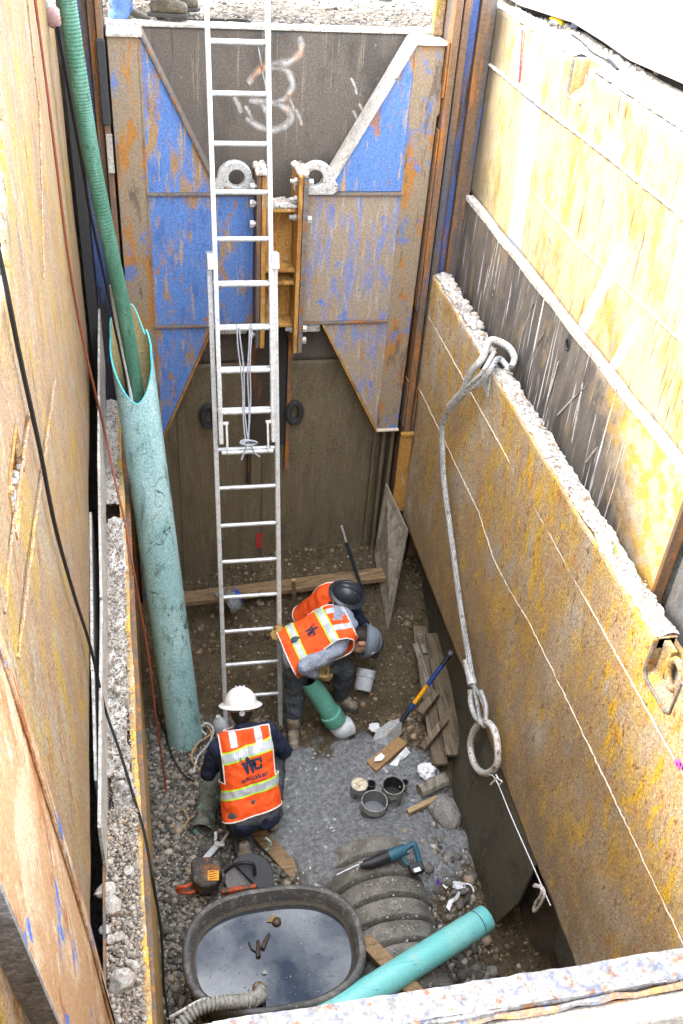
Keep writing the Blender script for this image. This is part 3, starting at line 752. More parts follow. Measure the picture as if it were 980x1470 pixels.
rt = [(-0.318, 2.484, 2.32, 0.045), (-0.275, 2.134, 2.32, 0.075), (-0.288, 3.77, 2.32, 0.028), (-0.343, 2.563, 2.32, 0.04), (-0.303, 2.492, 2.32, 0.03), (-0.348, 2.372, 2.32, 0.028), (-0.231, 2.197, 2.32, 0.03), (-0.324, 2.321, 2.32, 0.03), (-0.288, 2.331, 2.32, 0.025), (-0.24, 2.647, 2.32, 0.022), (-0.354, 3.461, 2.32, 0.03), (-0.346, 3.279, 2.32, 0.026), (-0.335, 3.212, 2.32, 0.028)]
labs = ['pale rounded rock on the gravel ledge of the left panel', 'biggest rock on the left ledge, flat pink grey and near the frame edge', 'white round stone alone on the far gravel of the left ledge']

def rock(name, c, r, seed, mat, label, group=None, cat='rock', sub=2):
    bm = bmesh.new(); bmesh.ops.create_icosphere(bm, subdivisions=sub, radius=1)
    s = Vector((1.0+.25*math.sin(seed*2.1), .85+.2*math.cos(seed*1.3), .62+.1*math.sin(seed)))
    for v in bm.verts:
        q = v.co.normalized()
        k = 1 + .28*noise.noise(q*1.1 + Vector((seed*3.1,0,0))) + .14*noise.noise(q*2.6 + Vector((0,seed*2.7,0)))
        v.co = Vector((q.x*s.x, q.y*s.y, q.z*s.z))*k*r
    me = bpy.data.meshes.new(name); bm.to_mesh(me); bm.free(); me.materials.append(mat)
    o = link(name, me); o.location = c; o.rotation_euler = (0, 0, seed*1.7)
    return tag(o, label, cat, group)
ORD = 'first second third fourth fifth sixth seventh eighth ninth tenth eleventh twelfth thirteenth fourteenth fifteenth sixteenth seventeenth'.split()
rank = sorted(range(len(rt)), key=lambda i: rt[i][1])
for i, (x, y, z, r) in enumerate(rt):
    rock('rock', (x, y, z), r, i+1, M_palestone, labs[i] if i in (1, 2) else 'pale rounded rock on the left gravel ledge, %s from its near end' % ORD[rank.index(i)], 'rocks on the left ledge')

# ------------------------------------------------------------------ upper shield on the left
lu_x = lambda y: -.457 + .0174*(6.9-y)
t0 = thing('left_upper_panel', 'tall tan upper trench panel along the left edge with streaky worn paint', 'trench panel', (-.44, 4.0, 2.7))
def top_line(y): return np.where(y < 3.58, 5.20 + .75*np.clip(y-2.75, 0, 1), np.where(y < 4.5, 6.25+.56*(y-3.58), 6.77))
# the pocket is a slot torn through the sheet
sheet('face_sheet', 0, .95, 6.83, 2.7, 6.8, M_tan, t0, holes=((2.13,2.45,4.72,4.88),), step=.05, lean=lambda y, z: lu_x(y)+0*z, disp=dents(66, .006, 1.2), outline=top_line, side=-1)
b = MB()
b.add([(-.375,2.13,4.72),(-.380,2.45,4.72),(-.48,2.45,4.75),(-.48,2.13,4.75),(-.375,2.13,4.88),(-.380,2.45,4.88),(-.48,2.45,4.88),(-.48,2.13,4.88)],
      [(0,1,2,3),(3,2,6,7),(0,3,7,4),(1,5,6,2),(4,7,6,5)])
b.build('lug_pocket', M_spacer, t0)
n = 160; y = RG.uniform(2.14,2.44,n); x = RG.uniform(-.47,-.385,n); r = RG.uniform(.004,.014,n)
scatter('dirt_crumbs', np.stack([x, y, 4.74 + r], 1), r, M_palegravel, .8, t0)
MB().box((-.56,.95,2.7),(-.545,6.78,5.1)).box((-.56,3.7,5.1),(-.545,6.78,6.2)).build('back_sheet', M_plaindark, t0)
MB().box((-.540,.95,2.70),(-.47,6.78,2.73)).build('bottom_channel', M_tan, t0)
for pts in ([(75,560),(47,740),(22,950)], [(100,20),(105,160),(107,300)], [(18,0),(26,200),(40,380)]):
    ps = {75:[(-0.388, 3.622, 4.357),(-0.378, 2.481, 4.520),(-0.368, 1.788, 4.622)], 100:[(-0.405, 4.592, 5.578),(-0.402, 4.523, 5.159),(-0.398, 3.792, 4.721)], 18:[(-0.383, 2.748, 4.745),(-0.372, 1.988, 4.826),(-0.367, 1.730, 4.829)]}[pts[0][0]]
    bead([(p[0]+.002, p[1], p[2]) for p in ps], .0045, M_tan, t0, jitter=.002)

# shackle hooked over the top of the left panel
t0 = thing('shackle', 'small dusty shackle with a pink end hanging at the top of the left panel', 'shackle', (-.36, 6.2, 5.0))
b = MB(); c = V3((-0.423, 6.200, 5.223))
b.tube([c+Vector((-.035,0,.30)), c+Vector((-.03,0,.1)), c+Vector((0,0,0))], .028, 8)
b.build('shackle_body', M_galv, t0, True)
MB().ball(c+Vector((.01,-.01,-.02)), (.05,.045,.06)).build('shackle_pin', plain('pinkish_grey', (.42,.26,.25)), t0, True)
MB().tube([c+Vector((.015,0,-.06)), (-0.400, 6.200, 5.128), (-0.387, 6.200, 5.037)], .012, 6).build('shackle_tail', M_dark, t0, True)

# near left: rusted guide plate leaning past the camera
t0 = thing('guide_plate', 'orange rusted steel guide plate with blue paint flecks at the lower left', 'steel plate', (-.33, 1.6, 0))
P = [(-0.300, 0.918, 5.253), (-0.300, 1.142, 4.073), (-0.300, 1.950, 2.339), (-0.300, 1.762, 3.448), (-0.300, 1.565, 4.307), (-0.300, 1.426, 4.875), (-0.300, 1.369, 5.127), (-0.300, 1.246, 5.481)]
A = [V3(p) for p in P]; dn_ = (A[2]-A[3]).normalized(); dl = (A[1]-A[0]).normalized()
A[1] = A[1] + dl*1.6; A[2] = A[2] + dn_*.9; A.insert(2, A[1] + Vector((0,.5,-.1)))
MB().prism(A, (-.025,0,0)).build('plate', M_nearleft, t0, bevel=.004)
B = [A[0], A[1], A[1]+Vector((-.06,0,0)), A[0]+Vector((-.06,0,0))]
MB().prism([p + Vector((.003,0,0)) for p in B], (0,-.012,0)).build('edge_strip', worn('dusty_edge_steel', (.17,.165,.16), [((.28,.27,.26),(30,30,30),.52,.62), ((.09,.08,.075),(14,14,14),.55,.65)], seed=50, bump=(60,.9,.008)), t0)
bead([A[3]+Vector((.004,-.08,0)), A[4]+Vector((.004,-.07,0)), A[6]+Vector((.004,-.05,0)), A[7]+Vector((.004,-.05,0))], .005, M_nearleft, t0)
t0 = thing('near_left_rail', 'dark grey blue and orange rail steel in the bottom left corner', 'slide rail', (-.6, 1.0, 0))
MB().box((-.70,.62,2.0),(-.62,1.5,5.4)).build('rail_plate', M_rail_blue, t0, bevel=.005)
MB().box((-.62,.60,2.0),(-.46,.66,5.3)).build('rail_flange', M_rail, t0, bevel=.005)

# ------------------------------------------------------------------ slide rails in the far corners
t0 = thing('slide_rail', 'rusty blue slide rail post in the far right corner with three grooves', 'slide rail', (2.28, 7.0, 0))
def post(x0, x1, y0, y1, m, z0=-.1, z1=5.75, nm='rail_strip', bv=.005): return MB().box((x0,y0,z0),(x1,y1,z1)).build(nm, m, t0, bevel=bv)
post(2.135,2.185,6.89,7.16,M_rail)
post(2.19,2.205,6.95,7.1,M_alu,nm='worn_edge',bv=.002)
post(2.21,2.262,6.93,7.12,M_rail)
post(2.267,2.335,7.00,7.14,M_rail_blue,nm='rail_web')
post(2.34,2.448,6.965,7.17,M_rail)
post(2.10,2.46,7.175,7.195,M_dark,nm='back_plate')
post(2.06,2.128,7.10,7.17,M_tan,4.98,5.75,'guide_strip')
for z0, z1 in ((4.62,4.98),(3.0,4.4),(1.9,2.35)): post(2.118,2.131,6.90,7.0,M_rail,z0,z1,'guide_strip',.002)
MB().box((2.10,6.86,1.0),(2.21,6.885,1.83)).box((2.10,6.84,1.83),(2.215,6.885,1.86)).build('wedge_plate', M_spacer, t0, bevel=.003)
post(1.93,1.955,7.12,7.17,M_olive,-.1,1.83,'rail_rib',.003); post(2.0,2.03,7.08,7.17,M_olive,-.1,1.83,'rail_rib',.003); post(2.07,2.10,7.05,7.17,M_olive,-.1,1.83,'rail_rib',.003)
t0 = thing('slide_rail', 'dark rusty slide rail post in the far left corner behind the green hose', 'slide rail', (-.25, 7.0, 0))
post(-.205,-.165,6.9,7.14,M_rail)
post(-.255,-.21,6.96,7.14,M_rail)
post(-.36,-.26,7.02,7.14,M_rail_blue,nm='rail_web')
post(-.43,-.365,6.80,7.14,M_dark,z1=6.95)  # unseen extra height, added to block a sun leak behind the left panel
post(-.45,-.16,7.15,7.17,M_dark,z1=6.95,nm='back_plate')  # top raised out of view as well, to keep the sun out
MB().box((-.215,6.86,4.42),(-.158,6.895,4.95)).build('guide_strip', M_dark, t0, bevel=.01)
MB().box((-.20,6.875,4.10),(-.158,6.898,4.36)).build('guide_strip', M_palestone, t0, bevel=.004)

# ------------------------------------------------------------------ far end panel
t0 = thing('end_panel', 'dark grey steel panel closing the far end of the trench with spray paint', 'trench panel', (1.0, 7.2, 0))
def endsheet(nm, x0, x1, z0, z1, m, seed, amp=.006):
    xs = np.linspace(x0, x1, 60); zs = np.linspace(z0, z1, 60); a, b_ = np.meshgrid(xs, zs)
    y = 7.2 + amp*fbm(a*1.3, b_*1.3, 0, seed, 3); i = np.arange(3600).reshape(60,60)
    o = fast_mesh(nm, np.stack([a.ravel(), y.ravel(), b_.ravel()],1), np.stack([i[:-1,:-1], i[1:,:-1], i[1:,1:], i[:-1,1:]], -1).reshape(-1,4), m, t0)
    s = o.modifiers.new('thickness','SOLIDIFY'); s.thickness = .03; s.offset = 1
    return o
endsheet('upper_sheet', -.4, 2.45, 2.42, 4.97, M_endplate, 101, .002)
endsheet('lower_sheet', -.4, 2.45, -.15, 2.415, M_olive, 102)
b = MB()
for i in range(60):
    a = -.15 + i*.0405
    b.box((a, 7.175, 4.968), (a+.0405, 7.30, 4.985+.006*rnd.random()))
b.build('top_edge', M_ledge, t0, bevel=.003)
MB().box((.93,7.190,-.1),(.945,7.1985,4.9)).build('seam_strip', M_endplate, t0)
MB().box((.20,7.183,-.1),(.215,7.2,2.0)).build('seam_strip', M_olive, t0)
MB().box((.80,7.12,1.2),(.83,7.195,2.9)).box((.83,7.16,1.6),(.99,7.195,2.95)).build('guide_slot', worn('dark_wet_steel',(.05,.04,.03),[((.15,.06,.02),(8,8,1.2),.52,.6)],seed=51), t0)
MB().box((1.13,7.13,1.35),(1.165,7.197,2.88)).build('guide_slot', M_rail, t0); MB().box((1.02,7.16,1.6),(1.12,7.196,2.9)).build('guide_slot', M_dark, t0)
for x in (.46, 1.20):
    MB().tube([(x+.055*math.cos(a)*(1 if x > 1 else .9), 7.13, 1.95+.10*math.sin(a)) for a in [i*math.pi/7 for i in range(14)]], .03, 7, closed=True).build('lifting_eye', M_dark, t0, True)
b = MB()
for i in range(8):
    z = .58-.022*i; b.box((.885+.006*rnd.random(), 7.186, z-.022), (.945+.01*rnd.random(), 7.190, z))
b.build('paint_mark', plain('dull_red_paint', (.42,.045,.04)), t0, label='short red paint mark near the floor')

# spray painted strokes
t = NT('white_spray'); e = t.attr('edge')
al = t.math('MULTIPLY', t.rng(t.math('ADD', e, t.math('MULTIPLY', t.noise(t.coord(), 70, 4, .8), .5)), 1.15, .30), t.rng(t.noise(t.coord(), 16, 4, .7), .30, .55, .35, 1))
c = t.mix(t.rng(t.noise(t.coord(), 5, 3, .6), .5, .62), (.52,.50,.47), (.52,.30,.18))
t.l(t.math('MULTIPLY', al, .85), t.b.inputs['Alpha']); M_spray = t.done(c, .8)
def stroke(pts, w, parent, name='spray_stroke'):
    P = [np.array(p) for p in pts]; out = []
    for i in range(len(P)-1):
        p0, p1, p2, p3 = P[max(i-1,0)], P[i], P[i+1], P[min(i+2,len(P)-1)]
        for k in range(8):
            u = k/8; out.append(.5*((2*p1)+(-p0+p2)*u+(2*p0-5*p1+4*p2-p3)*u*u+(-p0+3*p1-3*p2+p3)*u**3))
    out.append(P[-1]); out = np.array(out); n = len(out)
    tg = np.gradient(out, axis=0); tg /= np.linalg.norm(tg, axis=1)[:,None]
    sd = np.stack([-tg[:,1], tg[:,0]], 1); ww = w*(1+.2*vn(np.arange(n)*.4, 0, 0, 33))*np.sin(np.linspace(.35, math.pi-.35, n))**.35
    vs = []; ed = []
    for k, q in enumerate((-1,-.5,0,.5,1)):
        p = out + sd*(ww*q)[:,None]
        vs.append(np.stack([p[:,0], np.full(n, 7.1955), p[:,1]], 1)); ed.append(np.full(n, abs(q)))
    i = np.arange(5*n).reshape(5, n)
    f = np.stack([i[:-1,:-1], i[:-1,1:], i[1:,1:], i[1:,:-1]], -1).reshape(-1,4)
    fast_mesh(name, np.concatenate(vs), f, M_spray, parent, True, {'edge': np.concatenate(ed)})
sp = thing('spray_mark', 'white and orange spray painted curls on the dark far end panel', 'paint mark', (1.0, 7.18, 4.3))
stroke([(1.145,4.93),(1.155,4.84),(1.09,4.77),(.965,4.74),(.87,4.71),(.79,4.62)], .040, sp)
stroke([(.95,4.745),(1.06,4.71),(1.105,4.62),(1.065,4.53),(.975,4.49)], .034, sp)
stroke([(.80,4.505),(.90,4.50),(1.02,4.48),(1.105,4.41),(1.055,4.335),(.96,4.305),(.86,4.335),(.78,4.39)], .038, sp)
stroke([(.86,4.86),(.90,4.66),(.93,4.56)], .010, sp)
for (x, z, w) in ((.72,4.48,.05),(.80,4.42,.04),(.92,4.44,.06),(1.16,4.4,.04),(1.10,4.5,.03),(1.55,4.62,.03),(1.62,4.45,.04),(1.58,4.40,.03)):
    stroke([(x-.03,z+.05),(x-.01,z+.02),(x+.01,z-.02),(x+.02,z-.06)], w*.55, sp, 'scuff')

# ------------------------------------------------------------------ blue brace frame in front of the end panel
t0 = thing('brace_frame', 'worn blue steel brace frame bolted across the far end of the trench', 'brace frame', (1.0, 6.95, 1.85))
Yf = 6.95
def plate(nm, pts, m, y=Yf, d=.20, bv=.003): return MB().prism([(p[0], y, p[1]) for p in pts], (0, d, 0)).build(nm, m, t0, bevel=bv)
plate('side_plate', [(-.145,4.955),(.055,4.955),(.055,1.90),(-.145,1.90)], M_rustband)
plate('gusset_plate', [(.060,4.95),(.068,4.955),(.545,3.945),(.545,3.94),(.060,3.94)], M_blue)
plate('web_plate', [(.060,3.92),(.81,3.92),(.81,2.905),(.060,2.905)], M_blue)
plate('gusset_plate', [(.060,2.885),(.49,2.885),(.075,1.895),(.060,1.895)], M_blue)
plate('side_plate', [(1.915,4.952),(2.112,4.952),(2.112,4.70),(2.128,4.68),(2.128,4.50),(2.112,4.48),(2.090,1.86),(1.905,1.86)], M_rustband)
plate('gusset_plate', [(1.905,4.955),(1.91,3.945),(1.35,3.945)], M_blue)
plate('web_plate', [(1.185,3.92),(1.91,3.92),(1.91,2.905),(1.185,2.905)], M_blue_tan)
plate('gusset_plate', [(1.375,2.885),(1.91,2.885),(1.90,1.87)], M_blue_tan)
def rib(x0, x1, z, m=M_rustface): MB().box((x0, Yf-.022, z-.012), (x1, Yf+.18, z+.010)).build('rib', m, t0, bevel=.004)
rib(.060,.81,3.93); rib(1.185,1.915,3.93); rib(.045,.81,2.895); rib(1.185,1.90,2.895)
def flange(a, b_, m, w=.02, d=.24): 
    MB().obox((a[0],Yf+d/2-.03,a[1]),(b_[0],Yf+d/2-.03,b_[1]), d, w).build('flange', m, t0, bevel=.003)
flange((-.15,4.965),(.075,4.965), M_ledge); flange((.075,4.965),(.56,3.945), M_rustface)
flange((2.12,4.962),(1.90,4.962), M_ledge); flange((1.90,4.962),(1.335,3.945), M_ledge)
flange((.495,2.88),(.07,1.885), M_spacer, .016, .1); flange((1.37,2.88),(1.895,1.855), M_spacer, .016, .1); flange((1.895,1.852),(2.095,1.852), M_weld, .016, .1)
for x0 in (.050, 1.903): MB().box((x0,Yf-.006,1.9),(x0+.015,Yf+.01,4.94)).build('weld_seam', M_rustband, t0)
for x, sg in ((.67,1),(1.258,-1)):
    b = MB(); n = 20; P = []; F = []
    for yy in (6.905, 6.965):
        for k in range(n):
            a = 2*math.pi*k/n; ca, sa = math.cos(a), math.sin(a)
            P.append((x + sg*.012 + .058*ca, yy, 4.055+.060*sa))
            P.append((x + (.125*ca if sa > -.2 else .16*ca/max(abs(ca), .75)), yy, 4.05+(.122*sa if sa > 0 else .115*max(sa*1.3, -1))))
    for k in range(n):
        q = (k+1) % n
        F += [(2*k,2*k+1,2*q+1,2*q), (2*n+2*k,2*n+2*q,2*n+2*q+1,2*n+2*k+1), (2*k,2*q,2*n+2*q,2*n+2*k), (2*k+1,2*n+2*k+1,2*n+2*q+1,2*q+1)]
    b.add(P, F); o = b.build('lifting_eye', M_galv, t0, bevel=.008)
    crust('dirt_fill', x-.11, x+.11, 6.90, 7.0, 3.945, M_ledge, o, .03, 140, 'stuff', .012, 30)
    MB().box((x-.12*1-.02,6.96,2.80),(x+.10,7.02,2.885)).build('lower_lug', M_galv, t0, bevel=.02)

# ------------------------------------------------------------------ bolted spacer in the middle of the brace
t0 = thing('spreader_beam', 'rusty ochre spacer box bolted between the two halves of the blue brace', 'steel beam', (.99, 6.9, 2.75))
for x0, x1 in ((.815,.845),(.850,.885)): MB().box((x0,6.80,2.76),(x1,7.1,4.10)).build('end_plate', M_spacer if x0 > .84 else M_rail, t0, bevel=.003)
for x0, x1 in ((1.105,1.135),(1.140,1.175)): MB().box((x0,6.74,2.74),(x1,7.1,4.12)).build('end_plate', M_spacer if x0 < 1.12 else M_rustface, t0, bevel=.003)
MB().box((.888,6.98,2.90),(1.102,7.0,3.86)).build('web', M_spacer, t0)
for z in (3.86, 3.40, 3.30, 2.95): MB().box((.888,6.80,z-.012),(1.102,6.975,z+.012)).build('rib', M_spacer, t0, bevel=.003)
for (x, zs) in ((.80,(4.02,3.90,3.75,2.86)),(1.19,(4.05,3.78,2.90,2.80)),(1.085,(4.06,3.93,3.8,2.9))):
    for z in zs: MB().lathe([(0,-.03),(.028,-.03),(.028,0),(.016,0),(.016,.03),(0,.03)], (x,6.84,z), (1 if x < .9 else -1,0,0), 6).build('bolt', M_galv, t0)
n = 260; x = RG.uniform(.895,1.095,n); y = RG.uniform(6.81,6.96,n); r = RG.uniform(.008,.024,n)
scatter('dirt_clods', np.stack([x, y, 3.875 + r*.6], 1), r, M_palegravel, .8, t0)
n = 60; x = np.concatenate([RG.uniform(.815,.885,n), RG.uniform(1.105,1.175,n)]); y = RG.uniform(6.78,7.05,2*n); r = RG.uniform(.008,.026,2*n)
scatter('dirt_clods', np.stack([x, y, 4.115 + r*.4], 1), r, M_palegravel, .9, t0)

# ------------------------------------------------------------------ near end panel under the camera
t0 = thing('near_end_panel', 'bright white crusted top edge of the near end panel across the bottom', 'trench panel', (.8, .61, 0))
b = MB(); xs = np.linspace(-.3, 2.55, 140)
for a, q in zip(xs[:-1], xs[1:]):
    w = .003*math.sin(a*13)+.002*math.sin(a*31)
    b.add([(a,.592+w,5.0),(q,.592+w,5.0),(q,.639+w*.7,5.0),(a,.639+w*.7,5.0),(a,.594+w,5.048),(q,.594+w,5.048),(q,.636+w*.7,5.05),(a,.636+w*.7,5.05)],
          [(4,5,6,7),(0,1,5,4),(2,3,7,6)])
b.build('top_edge', M_nearpanel, t0, weld=True)
crust('dirt_crust', -.3, 2.5, .595, .637, 5.046, M_nearpanel, t0, .007, 120, 'stuff', .006, 60)
MB().box((-.3,.600,0),(2.55,.632,4.999)).build('face_sheet', M_tan, t0)
MB().box((-.3,.553,4.90),(2.55,.590,5.030)).build('outer_flange', M_rustface, t0, bevel=.006)
bead([(-.3,.590,5.036),(2.5,.591,5.036)], .005, M_rail, t0, 'weld_seam', .003)

# ------------------------------------------------------------------ dark sheets below the right panel
t0 = thing('steel_sheet', 'dark muddy steel sheet leaning below the hanging ring at right', 'steel sheet', (2.15, 4.4, 0))
lo = [(2.42,6.6,.02),(2.38,5.5,.02),(2.32,4.95,.02),(2.17,4.55,-.02),(2.13,4.25,-.02),(2.14,3.75,-.03),(2.17,3.36,.0),(2.20,3.22,.5)]
hi = [(2.43,6.6,1.10),(2.41,5.5,1.10),(2.37,4.95,1.09),(2.30,4.55,1.08),(2.27,4.25,1.07),(2.255,3.75,1.06),(2.245,3.36,1.06),(2.243,3.22,1.06)]
b = MB(); b.add(lo+hi, [(i, i+1, i+9, i+8) for i in range(7)])
b.build('sheet', M_sheet, t0).modifiers.new('thickness', 'SOLIDIFY').thickness = .015
t0 = thing('earth_bank', 'dark earth bank under the near end of the lower right panel', 'earth bank', (2.4, 3, 0))
t0['kind'] = 'structure'; del t0['category']
a, b_ = np.meshgrid(np.linspace(2.02, 2.62, 34), np.linspace(1.0, 7.2, 200))
z = -.14 + 1.0*sst(2.36, 2.62, a + .1*fbm(b_*2, a*2, 0, 131, 3)) + .05*fbm(a*9, b_*9, 0, 132, 4) - .25*sst(3.3,2.9,b_)
i = np.arange(a.size).reshape(a.shape)
o = fast_mesh('soil', np.stack([a.ravel(), b_.ravel(), z.ravel()],1), np.stack([i[:-1,:-1], i[:-1,1:], i[1:,1:], i[1:,:-1]], -1).reshape(-1,4), M_earth, t0, True)

# ------------------------------------------------------------------ extension ladder
L0 = Vector((.6607, 5.3155, -.001)); th, ph = 1.28065, .01096
LU = Vector((math.cos(th)*math.sin(ph), math.cos(th)*math.cos(ph), math.sin(th))); LX = Vector((math.cos(ph), -math.sin(ph), 0)); LN = LX.cross(LU)  # towards the camera
if LN.y > 0: LN = -LN
lad = thing('extension_ladder', 'aluminium extension ladder standing in the trench behind the white helmet worker', 'ladder', L0)
def lp_(n, s, o=0): return L0 + LU*(.305*n) + LX*s + LN*o
def rail(s, n0, n1, o, w, d, nm):
    b = MB(); b.obox(lp_(n0, s, o), lp_(n1, s, o), w*.35, d, LN)
    for q in (-1, 1): b.obox(lp_(n0, s-math.copysign(w*.2, s), o+q*d*.42), lp_(n1, s-math.copysign(w*.2, s), o+q*d*.42), w, d*.14, LN)
    return b.build(nm, M_alu, lad, bevel=.002)
for s in (-1, 1):
    rail(s*.235, -.45, 12.7, -.045, .032, .075, 'base_rail')
    rail(s*.198, 8.25, 20.2, .035, .030, .070, 'fly_rail')
    f = MB().obox(lp_(-.5, s*.235, -.045), lp_(-.2, s*.235, -.045), .05, .10, LN).build('foot', M_black, lad, bevel=.006)
    MB().obox(lp_(12.35, s*.22, .0), lp_(12.7, s*.22, .0), .055, .16, LN).build('guide_bracket', M_alu, lad, bevel=.004)
    k = MB().obox(lp_(8.75, s*.15, .06), lp_(8.05, s*.15, .075), .016, .018, LN).obox(lp_(8.75, s*.135, .05), lp_(8.75, s*.195, .05), .02, .03, LN)
    k.build('rung_lock', M_alu, lad, bevel=.003)
for n in range(0, 13):
    MB().tube([lp_(n-.0, -.225, -.045), lp_(n, .225, -.045)], .0165, 10).build('base_rung', M_alu, lad, True)
for n in range(8, 20):
    MB().tube([lp_(n-.0, -.19, .035), lp_(n, .19, .035)], .0175, 10).build('fly_rung', M_alu, lad, True)
b = MB()
for (s0, s1) in ((-.055, -.012), (-.035, .0), (.045, .01), (.025, .004)):
    P = []
    for i in range(18):
        u = i/17; P.append(lp_(11.05-2.85*u, s0+(s1-s0)*u+.006*math.sin(u*9+s0*50), .065+.012*math.sin(u*7)))
    b.tube(P, .0055, 6)
for k in range(3):
    b.tube([lp_(8.28+.06*math.sin(a), -.005+.05*math.cos(a)+.012*k, .075+.012*k+.01*math.sin(2*a)) for a in [i*math.pi/6 for i in range(12)]], .0065, 6, closed=True)
b.tube([lp_(8.2,.02,.08), lp_(8.0,.05,.085), lp_(7.9,.085,.07)], .006, 6); b.tube([lp_(8.2,-.01,.08), lp_(7.85,-.05,.08)], .006, 6)
for s0 in (-.055, .045): b.tube([lp_(11.0+.09*math.sin(a), s0, .035+.034*math.cos(a)) for a in [i*math.pi/6 for i in range(12)]], .0055, 6, closed=True)
b.build('rope', M_rope, lad, True)

# ------------------------------------------------------------------ pipes at the left
def ring_frame(d):
    d = d.normalized(); e1 = d.orthogonal().normalized(); return d, e1, d.cross(e1)
A0 = V3((.095, 5.30, -.04)); A1 = V3((-.118, 6.04, 3.10)); AD = (A1-A0).normalized()
bp = thing('sewer_pipe', 'large scratched teal pipe leaning in the left corner with an open cut mouth', 'pipe', A0)
cv = Vector((0,-1,0)); cv = (cv - AD*cv.dot(AD)).normalized(); cs = AD.cross(cv)       # cv faces the camera
def cut_len(a):      # a = 0 faces the camera: the mouth is lowest there
    base = 2.97 + .42*(1-math.cos(a))**.75*.80
    if a > 2.2 and a < 4.2: base += .07*math.sin(a*5)
    return base + (.05 if 1.2 < a < 1.45 else 0)
NS, NL = 48, 30; R1, R2 = .142, .131
vs = []; fs = []
for k in range(NS):
    a = 2*math.pi*k/NS; rad = cv*math.cos(a) + cs*math.sin(a); Lk = cut_len(a)
    for j in range(NL+1): vs.append(A0 + AD*(Lk*j/NL) + rad*R1)
for k in range(NS):
    for j in range(NL): l = (k+1) % NS; fs.append((k*(NL+1)+j, l*(NL+1)+j, l*(NL+1)+j+1, k*(NL+1)+j+1))
MB().add(vs, fs).build('pipe_wall', M_teal, bp, True)
vs = []; fs = []
for k in range(NS):
    a = 2*math.pi*k/NS; rad = cv*math.cos(a) + cs*math.sin(a); Lk = cut_len(a)
    for j in range(8): vs.append(A0 + AD*(1.8+(Lk-1.8)*j/7) + rad*R2)
for k in range(NS):
    for j in range(7): l = (k+1) % NS; fs.append((k*8+j, k*8+j+1, l*8+j+1, l*8+j))
MB().add(vs, fs).build('pipe_inside', M_pvc_in, bp, True)
vs = []; fs = []
for k in range(NS):
    a = 2*math.pi*k/NS; rad = cv*math.cos(a) + cs*math.sin(a); Lk = cut_len(a)
    vs += [A0 + AD*Lk + rad*R1, A0 + AD*(Lk+.004) + rad*((R1+R2)/2), A0 + AD*Lk + rad*R2]
for k in range(NS):
    l = (k+1) % NS; fs += [(k*3, l*3, l*3+1, k*3+1), (k*3+1, l*3+1, l*3+2, k*3+2)]
MB().add(vs, fs).build('cut_rim', M_pvc_cut, bp, True)
def spline(P, n=12):
    P = [V3(p) for p in P]; out = []
    for i in range(len(P)-1):
        p0, p1, p2, p3 = P[max(i-1,0)], P[i], P[i+1], P[min(i+2,len(P)-1)]
        for k in range(n):
            u = k/n; out.append(.5*((2*p1)+(-p0+p2)*u+(2*p0-5*p1+4*p2-p3)*u*u+(-p0+3*p1-3*p2+p3)*u**3))
    return out + [P[-1]]
HP = spline([(-0.334, 6.000, 5.587), (-0.319, 6.000, 5.326), (-0.286, 6.000, 4.788), (-0.257, 6.000, 4.411), (-0.195, 6.020, 3.855), (-0.148, 6.030, 3.463), (-0.105, 6.000, 2.868), (-.10,5.93,2.55), (-.05,5.80,2.0)], 110)
rs = [.049+.0012*(1 if (i % 4) < 2 else -1)*max(0, min(1, (560-i)/200)) for i in range(len(HP))]
tag(MB().tube(HP, rs, 16).build('suction_hose', M_hose, None, True), 'green ribbed hose coming down into the mouth of the big teal pipe', 'hose')
tag(MB().tube(spline([(-0.217, 6.120, 3.621), (-0.205, 6.100, 3.430), (-0.170, 6.020, 3.159), (-0.145, 5.980, 2.910), (-.13,5.9,2.5)]), .016, 8).build('conduit', M_white_pvc, None, True), 'thin pale conduit beside the green hose inside the teal pipe mouth', 'conduit')
tag(MB().tube(spline([(-0.388, 6.050, 5.184), (-0.363, 6.050, 4.850), (-0.329, 6.100, 4.399), (-0.314, 6.150, 4.122), (-0.261, 6.200, 3.634), (-0.218, 6.120, 3.318), (-0.173, 6.000, 2.982), (-.16,5.95,2.5)]), .010, 6).build('cable', M_black, None, True), 'thin black cable hanging down alongside the green hose', 'cable')

# cables on the left panels
tag(MB().tube(spline([(-0.425, 5.225, 5.549), (-0.425, 5.247, 5.459), (-0.425, 5.341, 5.065), (-0.425, 5.423, 4.604), (-0.420, 5.452, 4.101), (-0.410, 5.585, 3.642), (-0.370, 5.608, 3.215), (-0.335, 5.790, 2.700), (-0.285, 5.560, 2.450), (-0.237, 5.333, 2.290), (-0.197, 5.050, 2.125), (-0.161, 4.950, 1.705), (-0.135, 4.900, 1.345), (-0.123, 4.850, 0.963), (-.08,4.75,.06)]), .0085, 6).build('cable', M_redcable, None, True), 'dark rust red cable running down the left panel over the far gravel ledge', 'cable')
tag(MB().tube(spline([(-0.375, 2.463, 5.536), (-0.372, 2.560, 5.330), (-0.372, 2.651, 4.972), (-0.368, 2.739, 4.618), (-0.368, 2.846, 4.188), (-0.368, 3.136, 3.584), (-0.362, 3.419, 3.008), (-0.339, 3.492, 2.500), (-0.269, 3.255, 2.420), (-0.211, 3.055, 2.310), (-0.164, 2.843, 2.290), (-0.136, 2.620, 2.254), (-0.122, 2.660, 1.785), (-0.130, 2.700, 1.301), (-0.137, 2.750, 0.940), (-.12,2.85,.05)]), .0075, 6).build('cable', M_black, None, True), 'black cable crossing the left panel and the near gravel ledge', 'cable')

